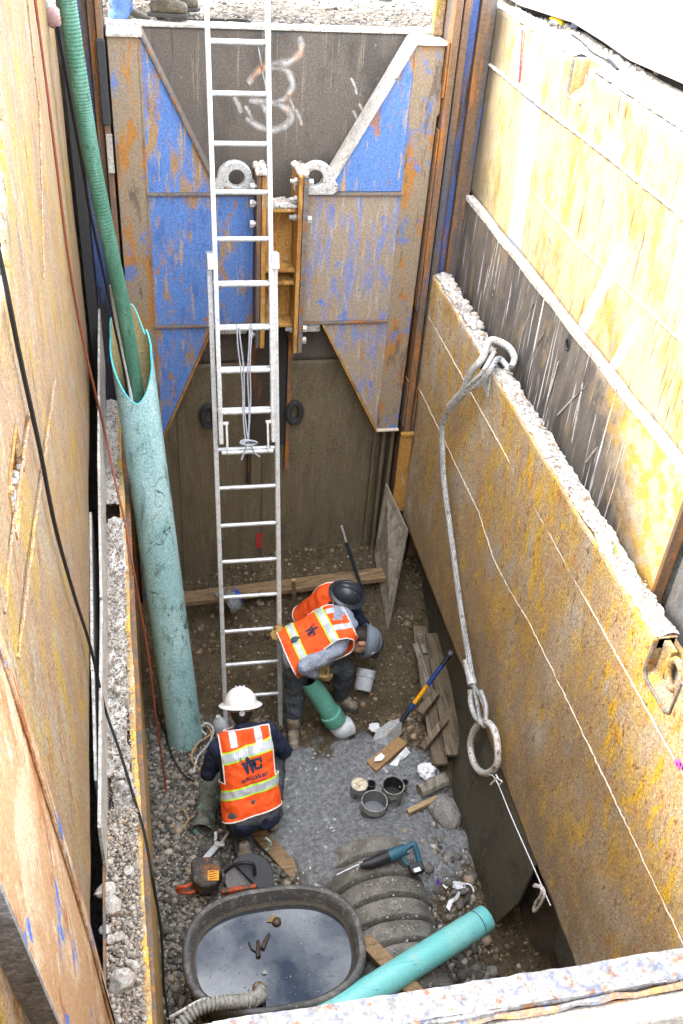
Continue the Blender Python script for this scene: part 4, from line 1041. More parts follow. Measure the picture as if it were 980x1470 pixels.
# ------------------------------------------------------------------ wire rope sling on the right panel
sl_ = thing('wire_rope_sling', 'grey wire rope sling hanging over the lower right panel', 'wire rope', (2.17, 5.5, .8))
def rope(path, r, pitch=.06, strands=5, name='wire_rope', parent=None, mat=None, seg=6):
    P = path; n = len(P); b = MB(); acc = [0]
    for i in range(1, n): acc.append(acc[-1] + (P[i]-P[i-1]).length)
    for s in range(strands):
        out = []
        for i in range(n):
            tg = (P[min(i+1,n-1)]-P[max(i-1,0)]).normalized(); e1 = tg.cross(Vector((.3,.9,.1))).normalized(); e2 = tg.cross(e1)
            a = 2*math.pi*(acc[i]/pitch + s/strands)
            out.append(P[i] + (e1*math.cos(a)+e2*math.sin(a))*r*.66)
        b.tube(out, r*.37, seg)
    return b.build(name, mat or M_wire, parent, True)
W = [(2.140, 5.594, 3.035), (2.140, 5.800, 2.798), (2.135, 5.894, 2.638), (2.130, 5.928, 2.500), (2.140, 5.862, 2.328), (2.150, 5.765, 2.136), (2.155, 5.417, 1.833), (2.160, 5.052, 1.525), (2.160, 4.722, 1.308), (2.160, 4.521, 1.191)]
rope(spline(W, 34), .021, .20, 5, 'wire_rope', sl_)
MB().tube([(2.135, 5.581, 3.043), (2.130, 5.821, 2.762)], .034, 10).build('upper_sleeve', M_galv, sl_, True)
MB().tube([(2.155, 4.716, 1.257), (2.155, 4.538, 1.188)], [.034,.037], 10).build('lower_sleeve', M_galv, sl_, True)
# upper eye with its thimble lying over the ledge notch
eye = [(2.120, 5.591, 3.027), (2.120, 5.491, 3.232), (2.160, 5.435, 3.367), (2.27,5.62,3.40), (2.345,5.50,3.42), (2.36,5.38,3.40), (2.33,5.33,3.36)]
MB().tube(spline(eye, 8), [.027]*(6*8+1), 10, squash=.8).build('thimble', M_galv, sl_, True)
eye2 = [(2.130, 5.564, 3.042), (2.140, 5.340, 3.248), (2.170, 5.278, 3.387), (2.28,5.44,3.36), (2.33,5.35,3.33)]
rope(spline(eye2, 10), .020, .09, 5, 'eye_loop', sl_)
MB().tube(spline([(2.120, 5.524, 3.099), (2.130, 5.356, 3.282), (2.170, 5.349, 3.378), (2.26,5.50,3.37)], 8), .016, 8).build('thimble_wall', M_galv, sl_, True)
MB().prism([(2.205, 5.494, 3.135), (2.205, 5.361, 3.276), (2.205, 5.345, 3.125)], (.01,0,0)).build('wedge_tip', M_galv, sl_)
# lower eye, thimble and ring
rope(spline([(2.155, 4.499, 1.216), (2.150, 4.354, 1.266), (2.145, 4.219, 1.260), (2.130, 4.162, 1.181), (2.130, 4.253, 1.164), (2.140, 4.387, 1.195), (2.150, 4.481, 1.214)], 10), .016, .08, 4, 'eye_loop', sl_)
MB().tube(spline([(2.140, 4.523, 1.154), (2.135, 4.453, 1.084), (2.130, 4.333, 1.086), (2.125, 4.218, 1.161)], 8), [.022]*25, 8).build('thimble', M_galv, sl_, True)
MB().tube(spline([(2.150, 4.373, 1.303), (2.145, 4.242, 1.306), (2.130, 4.161, 1.242)], 8), .018, 8).build('thimble_wall', M_wire, sl_, True)
rc = [(676,1048),(671,1068),(675,1092),(684,1107),(697,1113),(711,1107),(718,1092),(717,1066),(711,1044),(700,1033),(687,1034)]
RP = spline([(2.145, 4.340, 0.907), (2.145, 4.341, 0.761), (2.145, 4.249, 0.700), (2.145, 4.135, 0.734), (2.150, 4.020, 0.838), (2.155, 3.928, 0.999), (2.155, 3.905, 1.131), (2.155, 3.970, 1.228), (2.150, 4.055, 1.273), (2.145, 4.158, 1.219), (2.145, 4.270, 1.082), (2.145, 4.340, 0.907)], 6)[:-1]
rg = MB().tube(RP, .0245, 10, closed=True).build('ring', M_ring, None, True)
tag(rg, 'white rusty oblong lifting ring hanging at the end of the wire rope', 'lifting ring')
st = thing('tie_string', 'thin white string tied from the hanging ring along the panel bottom edge', 'string', (2.18, 4.0, .8))
MB().tube(spline([(2.130, 3.927, 0.946), (2.150, 3.850, 0.982), (2.170, 3.553, 0.961), (2.190, 3.196, 0.962), (2.200, 2.913, 0.975)], 8), .0038, 6).build('string', M_paper, st, True)
MB().tube(spline([(2.120, 3.815, 1.093), (2.110, 3.756, 1.127), (2.110, 3.702, 1.168), (2.110, 3.728, 1.104), (2.110, 3.778, 1.083)], 6), .005, 6).tube([(2.110, 3.769, 1.125), (2.110, 3.838, 0.959)], .007, 6).build('knot', M_paper, st, True)
tw = thing('twine', 'knotted loop of dirty white twine on the dark bank under the right panel', 'twine', (2.130, 2.969, 0.975))
MB().tube(spline([(2.130, 3.037, 1.004), (2.120, 2.943, 1.136), (2.120, 2.929, 1.067), (2.130, 2.967, 0.924), (2.130, 2.956, 0.856), (2.120, 2.907, 1.004), (2.120, 2.897, 1.142), (2.130, 2.952, 1.126), (2.130, 3.028, 1.034)], 8), .0095, 6).build('loop', M_ring, tw, True)

# ------------------------------------------------------------------ timber
pl = MB().obox((0.133, 6.651, 0.300), (2.053, 6.600, 0.470), .15, .05).build('wood_plank', M_wood, None, bevel=.004)
tag(pl, 'long brown wooden plank lying across the trench behind the ladder', 'plank')
q = [V3(p) for p in ((2.045, 6.980, 1.240), (2.186, 6.600, 0.976), (1.994, 6.200, 0.134), (1.975, 6.850, 0.514))]
n_ = (q[1]-q[0]).cross(q[3]-q[0]).normalized()
tag(MB().prism(q, n_*.02).build('plywood_board', M_ply, None, bevel=.002), 'muddy plywood board leaning on edge in the far right corner', 'board')
pal = thing('wooden_skid', 'broken wooden skid of muddy boards lying along the right side', 'skid', (2.1, 5.3, .1))
E0 = V3((2.140, 4.933, 0.623)); 
def brd(a, b_, w, h, m, nm='board', roll=0): return MB().obox(a, b_, w, h, roll=roll).build(nm, m, pal, bevel=.004)
brd((2.360, 5.982, 0.260), (2.210, 4.707, 0.160), .15, .035, M_dirtwood)
brd((2.278, 6.144, 0.200), (2.078, 4.658, 0.130), .13, .03, M_dirtwood)
brd((2.185, 5.931, 0.200), (2.193, 5.303, 0.160), .05, .03, M_greywood)
brd((2.235, 6.018, 0.240), (2.240, 5.781, 0.230), .05, .015, M_greywood)
brd((2.016, 5.119, 0.220), (2.198, 5.282, 0.270), .07, .07, M_dirtwood, 'cross_block')
brd((1.956, 4.779, 0.200), (2.214, 5.016, 0.240), .055, .06, M_dirtwood, 'cross_block')
brd((2.088, 6.173, 0.060), (2.321, 6.410, 0.120), .05, .03, M_dirtwood, 'splinter')
tag(MB().obox((0.565, 4.292, 0.060), (0.892, 3.763, 0.050), .11, .06).build('wood_post', M_wood, None, bevel=.004), 'squared brown timber running from the kneeling worker towards the black tub', 'timber')
tag(MB().obox((1.134, 3.185, 0.375), (1.396, 2.774, 0.375), .10, .05).build('wood_board', M_wood, None, bevel=.004), 'brown board poking out under the teal pipe beside the tub', 'board')
tag(MB().obox((1.19,6.62,.15), (1.14,6.45,.62), .035, .03).build('grade_stake', M_orange_wood, None, bevel=.003), 'pale wooden grade stake standing in the soil behind the helmets', 'stake')
tag(MB().tube([(1.862, 4.455, 0.100), (2.099, 4.535, 0.110)], .056, 9).build('wood_log', M_greywood, None), 'short thick grey timber offcut near the paint cans', 'timber')
tag(MB().obox((1.727, 4.287, 0.090), (1.982, 4.373, 0.100), .04, .035).build('wood_stake', M_orange_wood, None, bevel=.003), 'pale orange wooden stake lying near the grey stone', 'stake')
rock('flat_stone', (2.025, 4.253, 0.080), .15, 3, M_stone, 'flat dark grey stone slab beside the right dirt bank', None, 'stone')
rock('stone', (2.015, 4.371, 0.060), .07, 5, M_stone, 'dark broken stone between the pale stake and the flat slab', None, 'stone')

# ------------------------------------------------------------------ shovels
sh = thing('shovel', 'shovel with blue and yellow handle stuck in a dirt heap on the right', 'shovel', (1.745, 5.072, 0.080))
a, z_ = V3((1.871, 5.141, 0.120)), V3((2.327, 5.414, 0.620))
def seg_(u0, u1, r, m, nm): return MB().tube([a.lerp(z_, u0), a.lerp(z_, u1)], r, 10).build(nm, m, sh, True)
seg_(0, .18, .021, M_fg_black, 'socket'); seg_(.175, .26, .019, M_fg_blue, 'handle_band'); seg_(.26, .52, .019, M_fg_yel, 'handle'); seg_(.52, .80, .019, M_fg_blue, 'handle'); seg_(.80, .985, .020, M_fg_black, 'handle'); seg_(.95, 1.0, .022, M_grip, 'handle_cap')
bl = [V3((1.886, 5.154, 0.120)), V3((1.810, 5.158, 0.110)), V3((1.723, 5.128, 0.070)), V3((1.686, 5.077, 0.030)), V3((1.696, 5.011, 0.020)), V3((1.772, 5.013, 0.040)), V3((1.862, 5.063, 0.090))]
c0_ = bl[0].copy(); bl = [c0_ + (p-c0_)*1.35 + Vector((0,0,.02)) for p in bl]; cc = sum(bl, Vector())/7 + Vector((0,0,-.015))
MB().add(bl+[cc], [(i, (i+1) % 7, 7) for i in range(7)]).build('blade', M_shovel_grey, sh).modifiers.new('thickness','SOLIDIFY').thickness = .004
s2 = thing('digging_tool', 'thin dark blue tool handle leaning against the dirt at the far end', 'tool', (1.75, 6.5, .3))
p0, p1, p2 = V3((1.599, 6.700, 1.001)), V3((1.652, 6.680, 0.826)), V3((1.809, 6.500, 0.340))
MB().tube([p0, p1], .010, 8).build('steel_tip', M_galv, s2, True); MB().tube([p1, p2], .017, 8).build('handle', M_fg_black, s2, True)

# ------------------------------------------------------------------ cans, box, litter
def can(label, c, r, h, m, inner=None, fill=.35, tilt=(0,0,1), wall=.004, collar=True, name='glue_can'):
    t_ = thing(name, label, 'can', c)
    ax = V3(tilt).normalized()
    prof = [(0,0),(r,0),(r,.01),(r*.985,.015),(r*.985,h*.6),(r*1.02,h*.62),(r*1.02,h*.68),(r*.985,h*.7),(r*.985,h-.006),(r*1.03,h-.004),(r*1.03,h),(r-wall,h),(r-wall,h*fill)]
    MB().lathe(prof, c, ax, 26).build('can_wall', m, t_, True)
    MB().lathe([(r-wall*1.2,h-.004),(r-wall*1.3,h*fill+.002),(0,h*fill)], c, ax, 24).build('residue', inner or M_tin_in, t_, True)
    return t_
can('open grey pipe coupling ring standing nearest of the open cans', (1.472, 4.353, 0.030), .098, .16, M_tin, M_slurrylump, .2)
k1 = can('open tin can with a handle cup at its side, black inside', (1.639, 4.452, 0.030), .084, .19, M_tin)
MB().tube([(1.703, 4.486, 0.140), (1.732, 4.494, 0.150)], .006, 6).build('handle', M_galv, k1, True)
can('tiny open cup standing right against the black can', (1.756, 4.526, 0.050), .032, .09, M_tin)
can('cream lidded can behind the nearest open can', (1.395, 4.545, 0.030), .066, .13, M_tin, M_cream, .93)
can('small dark open can squeezed between the cream can and the others', (1.489, 4.543, 0.050), .034, .10, M_toolblack)
bx = thing('cardboard_box', 'flattened brown cardboard box beside the shovel blade', 'box', (1.684, 4.882, 0.030))
c1 = [V3((1.518, 4.824, 0.060)), V3((1.691, 4.917, 0.100)), V3((1.740, 4.825, 0.100)), V3((1.576, 4.719, 0.060))]
c2 = [V3((1.691, 4.917, 0.100)), V3((1.814, 5.000, 0.120)), V3((1.870, 4.913, 0.120)), V3((1.740, 4.825, 0.100))]
for c_ in (c1, c2): MB().prism(c_, (0,0,-.055)).build('box_panel', M_card, bx, bevel=.002)
MB().prism([V3((1.581, 4.815, 0.104)), V3((1.642, 4.854, 0.107)), V3((1.662, 4.816, 0.107)), V3((1.632, 4.782, 0.102)), V3((1.570, 4.785, 0.100))], (0,0,.004)).build('paper_label', M_paper, bx)
def crumple(name, label, c, r, m, seed, flat=.6, cat='paper', stretch=(1,1)):
    bm = bmesh.new(); bmesh.ops.create_icosphere(bm, subdivisions=3, radius=1)
    for v in bm.verts:
        q = v.co.normalized(); k = 1 + .55*noise.noise(q*2.3+Vector((seed,0,0))) + .35*abs(noise.noise(q*5+Vector((0,seed,0))))
        v.co = Vector((q.x*k*stretch[0], q.y*k*stretch[1], q.z*k*flat))*r
    me = bpy.data.meshes.new(name); bm.to_mesh(me); bm.free(); me.materials.append(m); o = link(name, me); o.location = c; o.rotation_euler = (0,0,seed)
    return tag(o, label, cat)
crumple('paper_wad', 'small crumpled white paper on the dirt left of the shovel', (1.656, 5.168, 0.050), .04, M_paper, 1)
crumple('paper_wad', 'crumpled white paper ball on the end of the skid boards', (1.970, 4.649, 0.090), .065, M_paper, 2, .55)
def scrap(label, pts, z, m=M_paper, name='paper_scrap', cat='paper'):
    P = [V3(p) for p in pts]; n = len(P); c = sum(P, Vector())/n + Vector((0,0,.03))
    o = MB().add(P+[c], [(i,(i+1)%n,n) for i in range(n)]).build(name, m, None); o.modifiers.new('thickness','SOLIDIFY').thickness = .003
    return tag(o, label, cat)
scrap('torn white paper sheet lying against the cardboard box', [(1.693, 4.773, 0.050), (1.765, 4.808, 0.100), (1.862, 4.894, 0.100), (1.894, 4.865, 0.060), (1.830, 4.801, 0.080), (1.792, 4.802, 0.050), (1.757, 4.751, 0.050)], .05)
scrap('small strip of white paper under the cardboard box', [(1.629, 4.747, 0.050), (1.646, 4.751, 0.060), (1.672, 4.707, 0.050), (1.652, 4.696, 0.050)], .05)
scrap('white torn plastic wrapper on the gravel right of the ribbed pipe', [(1.838, 3.704, 0.030), (1.880, 3.723, 0.070), (1.926, 3.695, 0.060), (2.013, 3.665, 0.060), (2.011, 3.645, 0.030), (1.937, 3.621, 0.060), (1.898, 3.673, 0.030), (1.864, 3.649, 0.040)], .04, name='plastic_wrapper', cat='wrapper')
scrap('purple plastic scrap at the end of the white wrapper', [(1.793, 3.738, 0.040), (1.826, 3.737, 0.070), (1.837, 3.687, 0.040), (1.790, 3.683, 0.030)], .04, M_purple, 'plastic_scrap', 'plastic scrap')
scrap('narrow white wrapper strip nearer the new teal pipe', [(1.829, 3.518, 0.030), (1.857, 3.556, 0.050), (1.916, 3.575, 0.040), (1.944, 3.609, 0.060), (1.960, 3.602, 0.040), (1.917, 3.547, 0.050), (1.876, 3.538, 0.030), (1.845, 3.484, 0.030)], .04, name='plastic_wrapper', cat='wrapper')
tag(MB().tube(spline([(2.009, 3.666, 0.050), (2.047, 3.638, 0.060), (2.059, 3.599, 0.040)], 6), .006, 6).build('wrapper_strip', M_paper, None, True), 'curled white strip at the right tip of the torn wrapper', 'strip')
bg = thing('water_bottle', 'crumpled clear plastic water bottle with blue label lying on the plank', 'bottle', (0.605, 6.478, 0.400))
a_, b_ = V3((0.558, 6.567, 0.460)), V3((0.624, 6.348, 0.400))
MB().tube([a_.lerp(b_, u) for u in (0,.12,.2,.35,.5,.65,.8,.95,1)], [.018,.02,.045,.062,.055,.066,.058,.062,.04], 12).build('bottle', M_bag, bg, True)
MB().prism([(0.608, 6.565, 0.490), (0.665, 6.506, 0.470), (0.672, 6.390, 0.440), (0.639, 6.435, 0.470)], (0,0,.004)).build('label_wrap', M_bluecap, bg)
scrap('clear torn plastic sheet beside the crumpled bottle', [(0.429, 6.614, 0.380), (0.536, 6.614, 0.420), (0.546, 6.448, 0.400), (0.483, 6.511, 0.400)], .4, M_bag, 'plastic_sheet', 'plastic sheet')

# ------------------------------------------------------------------ water tub
TC = Vector((.545, 3.165, -.03))
def loop(ax, ay, z, n=56):
    out = []
    for i in range(n):
        a = 2*math.pi*i/n; c, s = math.cos(a), math.sin(a); e = 2/2.55
        ay_ = ay*.94; out.append(TC + Vector((ax*math.copysign(abs(c)**e, c), ay_*math.copysign(abs(s)**e, s), z)))
    return out
tb = thing('water_tub', 'big oval black tub full of water at the bottom of the trench', 'tub', TC)
lv = [(.0,.40,.29),(.0,.45,.33),(.44,.535,.405),(.45,.57,.435),(.50,.578,.442),(.525,.572,.437),(.535,.558,.423),(.53,.535,.40),(.505,.522,.388),(.49,.512,.376),(.40,.492,.350),(.06,.44,.31),(.05,.05,.04)]
vs = []; fs = []; n = 56
for (z, ax, ay) in lv: vs += loop(ax, ay, z)
for j in range(len(lv)-1):
    for i in range(n): k = (i+1) % n; fs.append((j*n+i, j*n+k, (j+1)*n+k, (j+1)*n+i))
fs.append(tuple((len(lv)-1)*n+i for i in range(n)))
for i in range(len(vs)): vs[i] = vs[i] + Vector((1,1,.6))*.003*noise.noise(vs[i]*9)
MB().add(vs, fs).build('tub_wall', M_tub, tb, True)
t = NT('dark_water'); t.b.inputs['IOR'].default_value = 1.5
t.bump(t.noise(t.coord(), 7, 2, .5), .012, .02); M_water = t.done((.010,.012,.014), .02, 0.0, .62)
wl = loop(.493, .352, .408)
wt = MB().add(wl + [TC + Vector((0,0,.408))], [(i, (i+1) % n, n) for i in range(n)]).build('tub_water', M_water, None, True)
tag(wt, 'still dark water reflecting the sky inside the oval tub', 'water')
fl = [(397,1322,.030,'brown round cap floating near the far side of the tub'),]
tag(MB().ball((0.589, 3.386, 0.385), (.032,.032,.022)).build('float_cap', plain('wet_brown', (.075,.05,.03), .3), None, True), 'dark brown round cap floating near the far side of the tub', 'cap')
scrap('tan leaf scrap floating against the round cap', [(0.526, 3.395, 0.386), (0.564, 3.439, 0.386), (0.598, 3.419, 0.386), (0.562, 3.385, 0.386)], .4, M_orange_wood, 'leaf_scrap', 'leaf')
M_wetwood = plain('wet_dark_wood', (.05,.038,.028), .5)
tag(MB().tube([(0.394, 3.276, 0.384), (0.407, 3.227, 0.385), (0.435, 3.203, 0.387)], .007, 6).tube([(0.453, 3.277, 0.385), (0.444, 3.166, 0.385)], [.012,.018], 7).build('twig', M_wetwood, None, True), 'dark forked twig floating in the middle of the tub', 'twig')
tag(MB().tube([(0.473, 3.217, 0.385), (0.530, 3.313, 0.385)], [.018,.010], 7).build('stick', M_wetwood, None, True), 'short floating stick slanting beside the forked twig', 'stick')
scrap('small white chip floating near the hose end', [(0.446, 3.066, 0.384), (0.478, 3.074, 0.384), (0.484, 3.051, 0.384), (0.457, 3.050, 0.384)], .4, M_paper, 'chip', 'chip')
n_ = 420; a = RG.uniform(0, 2*math.pi, n_); q = RG.uniform(0,1,n_)**.35; r = np.clip(RG.lognormal(-6.0, .5, n_), .001, .006)
scatter('floating_grit', np.stack([TC.x + .46*q*np.cos(a), TC.y + .32*q*np.sin(a), np.full(n_, TC.z + .410)], 1), r, M_ledgegravel, .3)
HH = spline([(-0.249, 2.639, 0.420), (-0.080, 2.731, 0.550), (0.047, 2.796, 0.600), (0.182, 2.812, 0.600), (0.295, 2.828, 0.550), (0.396, 2.868, 0.470)], 22)
M_ribhose = worn('grey_ribbed_hose', (.33,.32,.29), [((.20,.19,.16),(20,20,20),.52,.62)], .6, seed=60)
ho = thing('pump_hose', 'grey ribbed suction hose dipping into the tub at its near side', 'hose', HH[0])
MB().tube(HH, [.036+.005*(1 if i % 4 < 2 else -1) for i in range(len(HH))], 14).build('hose', M_ribhose, ho, True)
MB().tube([(0.368, 2.850, 0.490), (0.419, 2.882, 0.460), (0.426, 2.939, 0.430)], [.046,.048,.036], 10).build('fitting', M_ribhose, ho, True)
o = MB().ball((0.418, 2.949, 0.430), (.040,.040,.034)).tube([(0.380, 2.951, 0.430), (0.461, 2.947, 0.430)], .014, 8).build('strainer', worn('rusty_strainer', (.16,.10,.06), [((.28,.20,.14),(30,30,30),.55,.62)], seed=61), ho, True)
tag(MB().tube(spline([(-0.137, 2.792, 0.550), (-0.046, 2.802, 0.600), (0.050, 2.848, 0.585), (0.111, 2.856, 0.575)], 6), .010, 6).build('rope', M_ring, None, True), 'pale rope lying over the tub rim next to the ribbed hose', 'rope')

# ------------------------------------------------------------------ ribbed storm pipe and the clean teal pipe
t = NT('dusty_black_plastic'); co = t.coord()
c = t.mix(t.rng(t.noise(co, 7, 7, .7), .42, .60), (.125,.115,.095), (.215,.20,.172)); c = t.mix(t.rng(t.noise(co, 40, 4, .7), .6, .66), c, (.34,.33,.31))
c = t.mix(1.0, c, t.rng(t.noise(co, 160, 2, .7), .3, .7, .6, 1.4), 'MULTIPLY'); t.bump(t.noise(co, 40, 6, .75), .6, .012); M_corr = t.done(c, .85)
prof = []; y = 0; P0 = .165
for i in range(9):
    for (u, r) in ((0,.302),(.07,.302),(.10,.350),(.16,.362),(.30,.356),(.62,.354),(.84,.362),(.92,.352),(.96,.310)): prof.append((r, y + u*P0))
    y += P0
cp = MB().lathe(prof, (1.395, 2.50, -.02), (-.03,1,-.01), 64).build('ribbed_pipe', M_corr, None, True)
for v in cp.data.vertices: v.co += v.normal*.006*noise.noise(v.co*8) if hasattr(v, 'normal') else Vector()
tag(cp, 'half buried dusty ribbed storm drain pipe beside the tub', 'pipe')
n = 260; a = RG.uniform(-.9,.9,n); yy = RG.uniform(2.7,3.85,n); r = RG.uniform(.003,.010,n)
scatter('pipe_grit', np.stack([1.395+.352*np.sin(a), yy, -.02+.358*np.cos(a)+.002], 1), r, M_slurrylump)
tp = thing('new_pipe', 'clean bright teal pipe lying slanted beside the black tub', 'pipe', (1.966, 3.198, 0.400))
a, b_ = V3((1.970, 3.197, 0.400)), V3((0.626, 2.631, 0.430)); d = (b_-a)
MB().lathe([(.06,-.002),(.086,0),(.089,.004),(.089,.075)], a, d, 36).build('spigot_end', M_teal_clean, tp, True)
MB().lathe([(.0865,.075),(.0865,.082)], a, d, 36).build('stop_mark', M_toolblack, tp, True)
MB().lathe([(.089,.082),(.090,.09),(.090,d.length),(.078,d.length),(.078,.0)], a, d, 36).build('pipe_wall', M_teal_clean, tp, True)
dp = thing('dirty_pipe', 'muddy teal pipe length lying left of the kneeling worker', 'pipe', (0.155, 4.336, 0.080))
a, b_ = V3((0.166, 4.349, 0.085)), V3((0.323, 4.871, 0.100)); d = b_-a
MB().lathe([(.074,0),(.080,0),(.080,d.length),(.074,d.length),(.074,0)], a, d, 28).build('pipe_wall', M_teal_dirty, dp, True)

# ------------------------------------------------------------------ tools
rs_ = thing('reciprocating_saw', 'teal and black reciprocating saw resting on the ribbed pipe', 'power saw', (1.449, 3.775, 0.340))
Z = .36
MB().obox((1.049, 3.691, 0.330), (1.223, 3.734, 0.360), .004, .028).build('blade', M_steel, rs_)
MB().obox((1.205, 3.711, 0.340), (1.228, 3.729, 0.400), .012, .05).build('shoe', M_galv, rs_, bevel=.002)
MB().tube([(1.224, 3.722, 0.370), (1.283, 3.721, 0.375), (1.377, 3.742, 0.380), (1.442, 3.761, 0.380)], [.026,.036,.042,.044], 12).build('gear_case', M_toolblack, rs_, True)
MB().tube([(1.431, 3.757, 0.380), (1.472, 3.764, 0.385), (1.553, 3.789, 0.390)], [.044,.046,.038], 12).build('motor_housing', M_toolteal, rs_, True)
MB().tube(spline([(1.530, 3.775, 0.390), (1.589, 3.798, 0.410), (1.619, 3.799, 0.420), (1.635, 3.744, 0.380), (1.642, 3.692, 0.340)], 5), .021, 10).build('grip', M_toolteal, rs_, True)
MB().tube(spline([(1.515, 3.768, 0.370), (1.546, 3.717, 0.340), (1.587, 3.673, 0.330)], 5), .015, 8).build('hand_guard', M_toolteal, rs_, True)
bt = MB().obox((1.563, 3.655, 0.330), (1.662, 3.672, 0.340), .075, .055).build('battery', M_toolblack, rs_, bevel=.008)
MB().obox((1.584, 3.631, 0.362), (1.630, 3.638, 0.366), .03, .004).build('battery_label', M_paper, bt)
M_sawbody = worn('dirty_saw_plastic', (.05,.042,.036), [((.22,.08,.03),(9,9,9),.52,.60), ((.14,.12,.10),(20,20,20),.55,.64)], .65, seed=62)
cs_ = thing('cutoff_saw', 'orange and black gas cut-off saw lying behind the tub', 'power saw', (0.285, 3.947, 0.030))
MB().prism([(0.064, 3.882, 0.080), (0.064, 4.031, 0.080), (0.101, 4.065, 0.080), (0.263, 4.041, 0.080), (0.279, 3.933, 0.080), (0.236, 3.830, 0.080), (0.128, 3.814, 0.080)], (0,0,.125)).build('engine_cover', M_sawbody, cs_, bevel=.02)
e_ = MB().prism([(0.172, 3.857, 0.208), (0.178, 3.933, 0.208), (0.255, 3.921, 0.208), (0.248, 3.846, 0.208)], (0,0,.004)).build('sticker', M_toolyel, cs_)
lab = MB()
for k in range(4):
    q = V3((0.182, 3.863, 0.213)) + Vector((0, .018*k, 0)); lab.obox(q, q + Vector((.055-.012*(k % 2),.003,0)), .006, .001)
lab.build('print', M_toolblack, e_)
MB().tube(spline([(0.067, 3.893, 0.140), (0.017, 3.855, 0.170), (-0.026, 3.862, 0.160), (-0.037, 3.862, 0.120), (0.014, 3.850, 0.100), (0.082, 3.851, 0.100)], 5), .015, 8).build('rear_handle', M_toolred, cs_, True)
MB().obox((0.263, 3.801, 0.130), (0.506, 3.790, 0.160), .035, .05).build('arm_cover', M_toolred, cs_, bevel=.012)
MB().lathe([(0,-.004),(.155,-.004),(.155,.004),(0,.004)], (0.450, 3.864, 0.150), (.12,-.45,.88), 40).build('cutting_disc', M_plaindark, cs_, False)
g_ = []
for i in range(13): 
    a = -1.0+i*.27; g_.append((math.cos(a), math.sin(a)))
cx = V3((0.460, 3.863, 0.150)); e1 = Vector((1,.1,0)).normalized(); nn_ = Vector((.12,-.45,.88)).normalized(); e2 = nn_.cross(e1)
MB().prism([cx + e1*.17*c_ + e2*.17*s_ + nn_*.014 for c_, s_ in g_], nn_*.03).build('blade_guard', M_toolblack, cs_, bevel=.006)
MB().tube(spline([(0.293, 3.910, 0.200), (0.380, 3.899, 0.300), (0.486, 3.884, 0.300), (0.501, 3.845, 0.220)], 6), .013, 8).build('front_handle', M_toolblack, cs_, True)
wr = thing('pipe_wrench', 'bright aluminium wrench lying on gravel beside the dirty pipe', 'wrench', (0.230, 4.198, 0.050))
MB().obox((0.109, 4.034, 0.100), (0.268, 4.213, 0.080), .045, .022).build('handle', M_alu, wr, bevel=.004)
MB().obox((0.243, 4.215, 0.100), (0.318, 4.200, 0.090), .035, .025).obox((0.293, 4.209, 0.090), (0.368, 4.304, 0.100), .025, .03).build('upper_jaw', M_alu, wr, bevel=.004)
MB().obox((0.254, 4.231, 0.100), (0.265, 4.300, 0.110), .025, .03).obox((0.259, 4.289, 0.110), (0.308, 4.319, 0.100), .02, .03).build('lower_jaw', M_galv, wr, bevel=.004)
tag(MB().tube(spline([(0.241, 5.413, 0.050), (0.275, 5.322, 0.100), (0.304, 5.253, 0.090), (0.250, 5.211, 0.080), (0.198, 5.199, 0.050), (0.148, 5.129, 0.040), (0.131, 5.041, 0.030), (0.185, 4.943, 0.040), (0.234, 4.862, 0.040)], 8), .009, 6).build('cord', M_orange_wood, None, True), 'yellowish cord coiled on gravel behind the kneeling worker', 'cord')
tag(MB().tube(spline([(0.265, 5.270, 0.050), (0.223, 5.308, 0.090), (0.271, 5.335, 0.120), (0.324, 5.286, 0.100), (0.300, 5.204, 0.080), (0.256, 5.157, 0.040), (0.176, 5.055, 0.040), (0.139, 4.917, 0.030)], 8), .010, 6).build('cord', M_galv, None, True), 'grey cord looped at the foot of the big teal pipe', 'cord')
tag(MB().tube(spline([(-0.138, 5.651, 0.060), (-0.070, 5.367, 0.030), (-0.020, 5.110, 0.030), (0.053, 4.928, 0.030), (0.134, 4.837, 0.030)], 8), .007, 6).build('cord', M_black, None, True), 'thin dark cord trailing over the gravel strip at left', 'cord')
for i, (x0, y0, x1, y1, lbl) in enumerate(((262,1172,270,1160,'a'),(264,1160,270,1175,'a'),(250,1166,264,1161,'a'))): pass
tag(MB().tube([(-0.030, 4.561, 0.050), (0.045, 4.575, 0.060), (0.070, 4.485, 0.050)], .006, 5).tube([(0.024, 4.412, 0.040), (0.070, 4.478, 0.060), (0.124, 4.514, 0.050)], .007, 5).build('twig', M_orange_wood, None), 'pale forked twig on the gravel left of the dirty pipe', 'twig')
jg = thing('plastic_jug', 'small white plastic jug at the foot of the ladder', 'jug', (0.383, 5.333, 0.000))
MB().lathe([(0,0),(.05,0),(.055,.02),(.055,.13),(.03,.18),(.018,.19),(.018,.21),(0,.21)], (0.388, 5.317, -0.000), (-.1,0,1), 16).build('jug_body', M_white_pvc, jg, True)

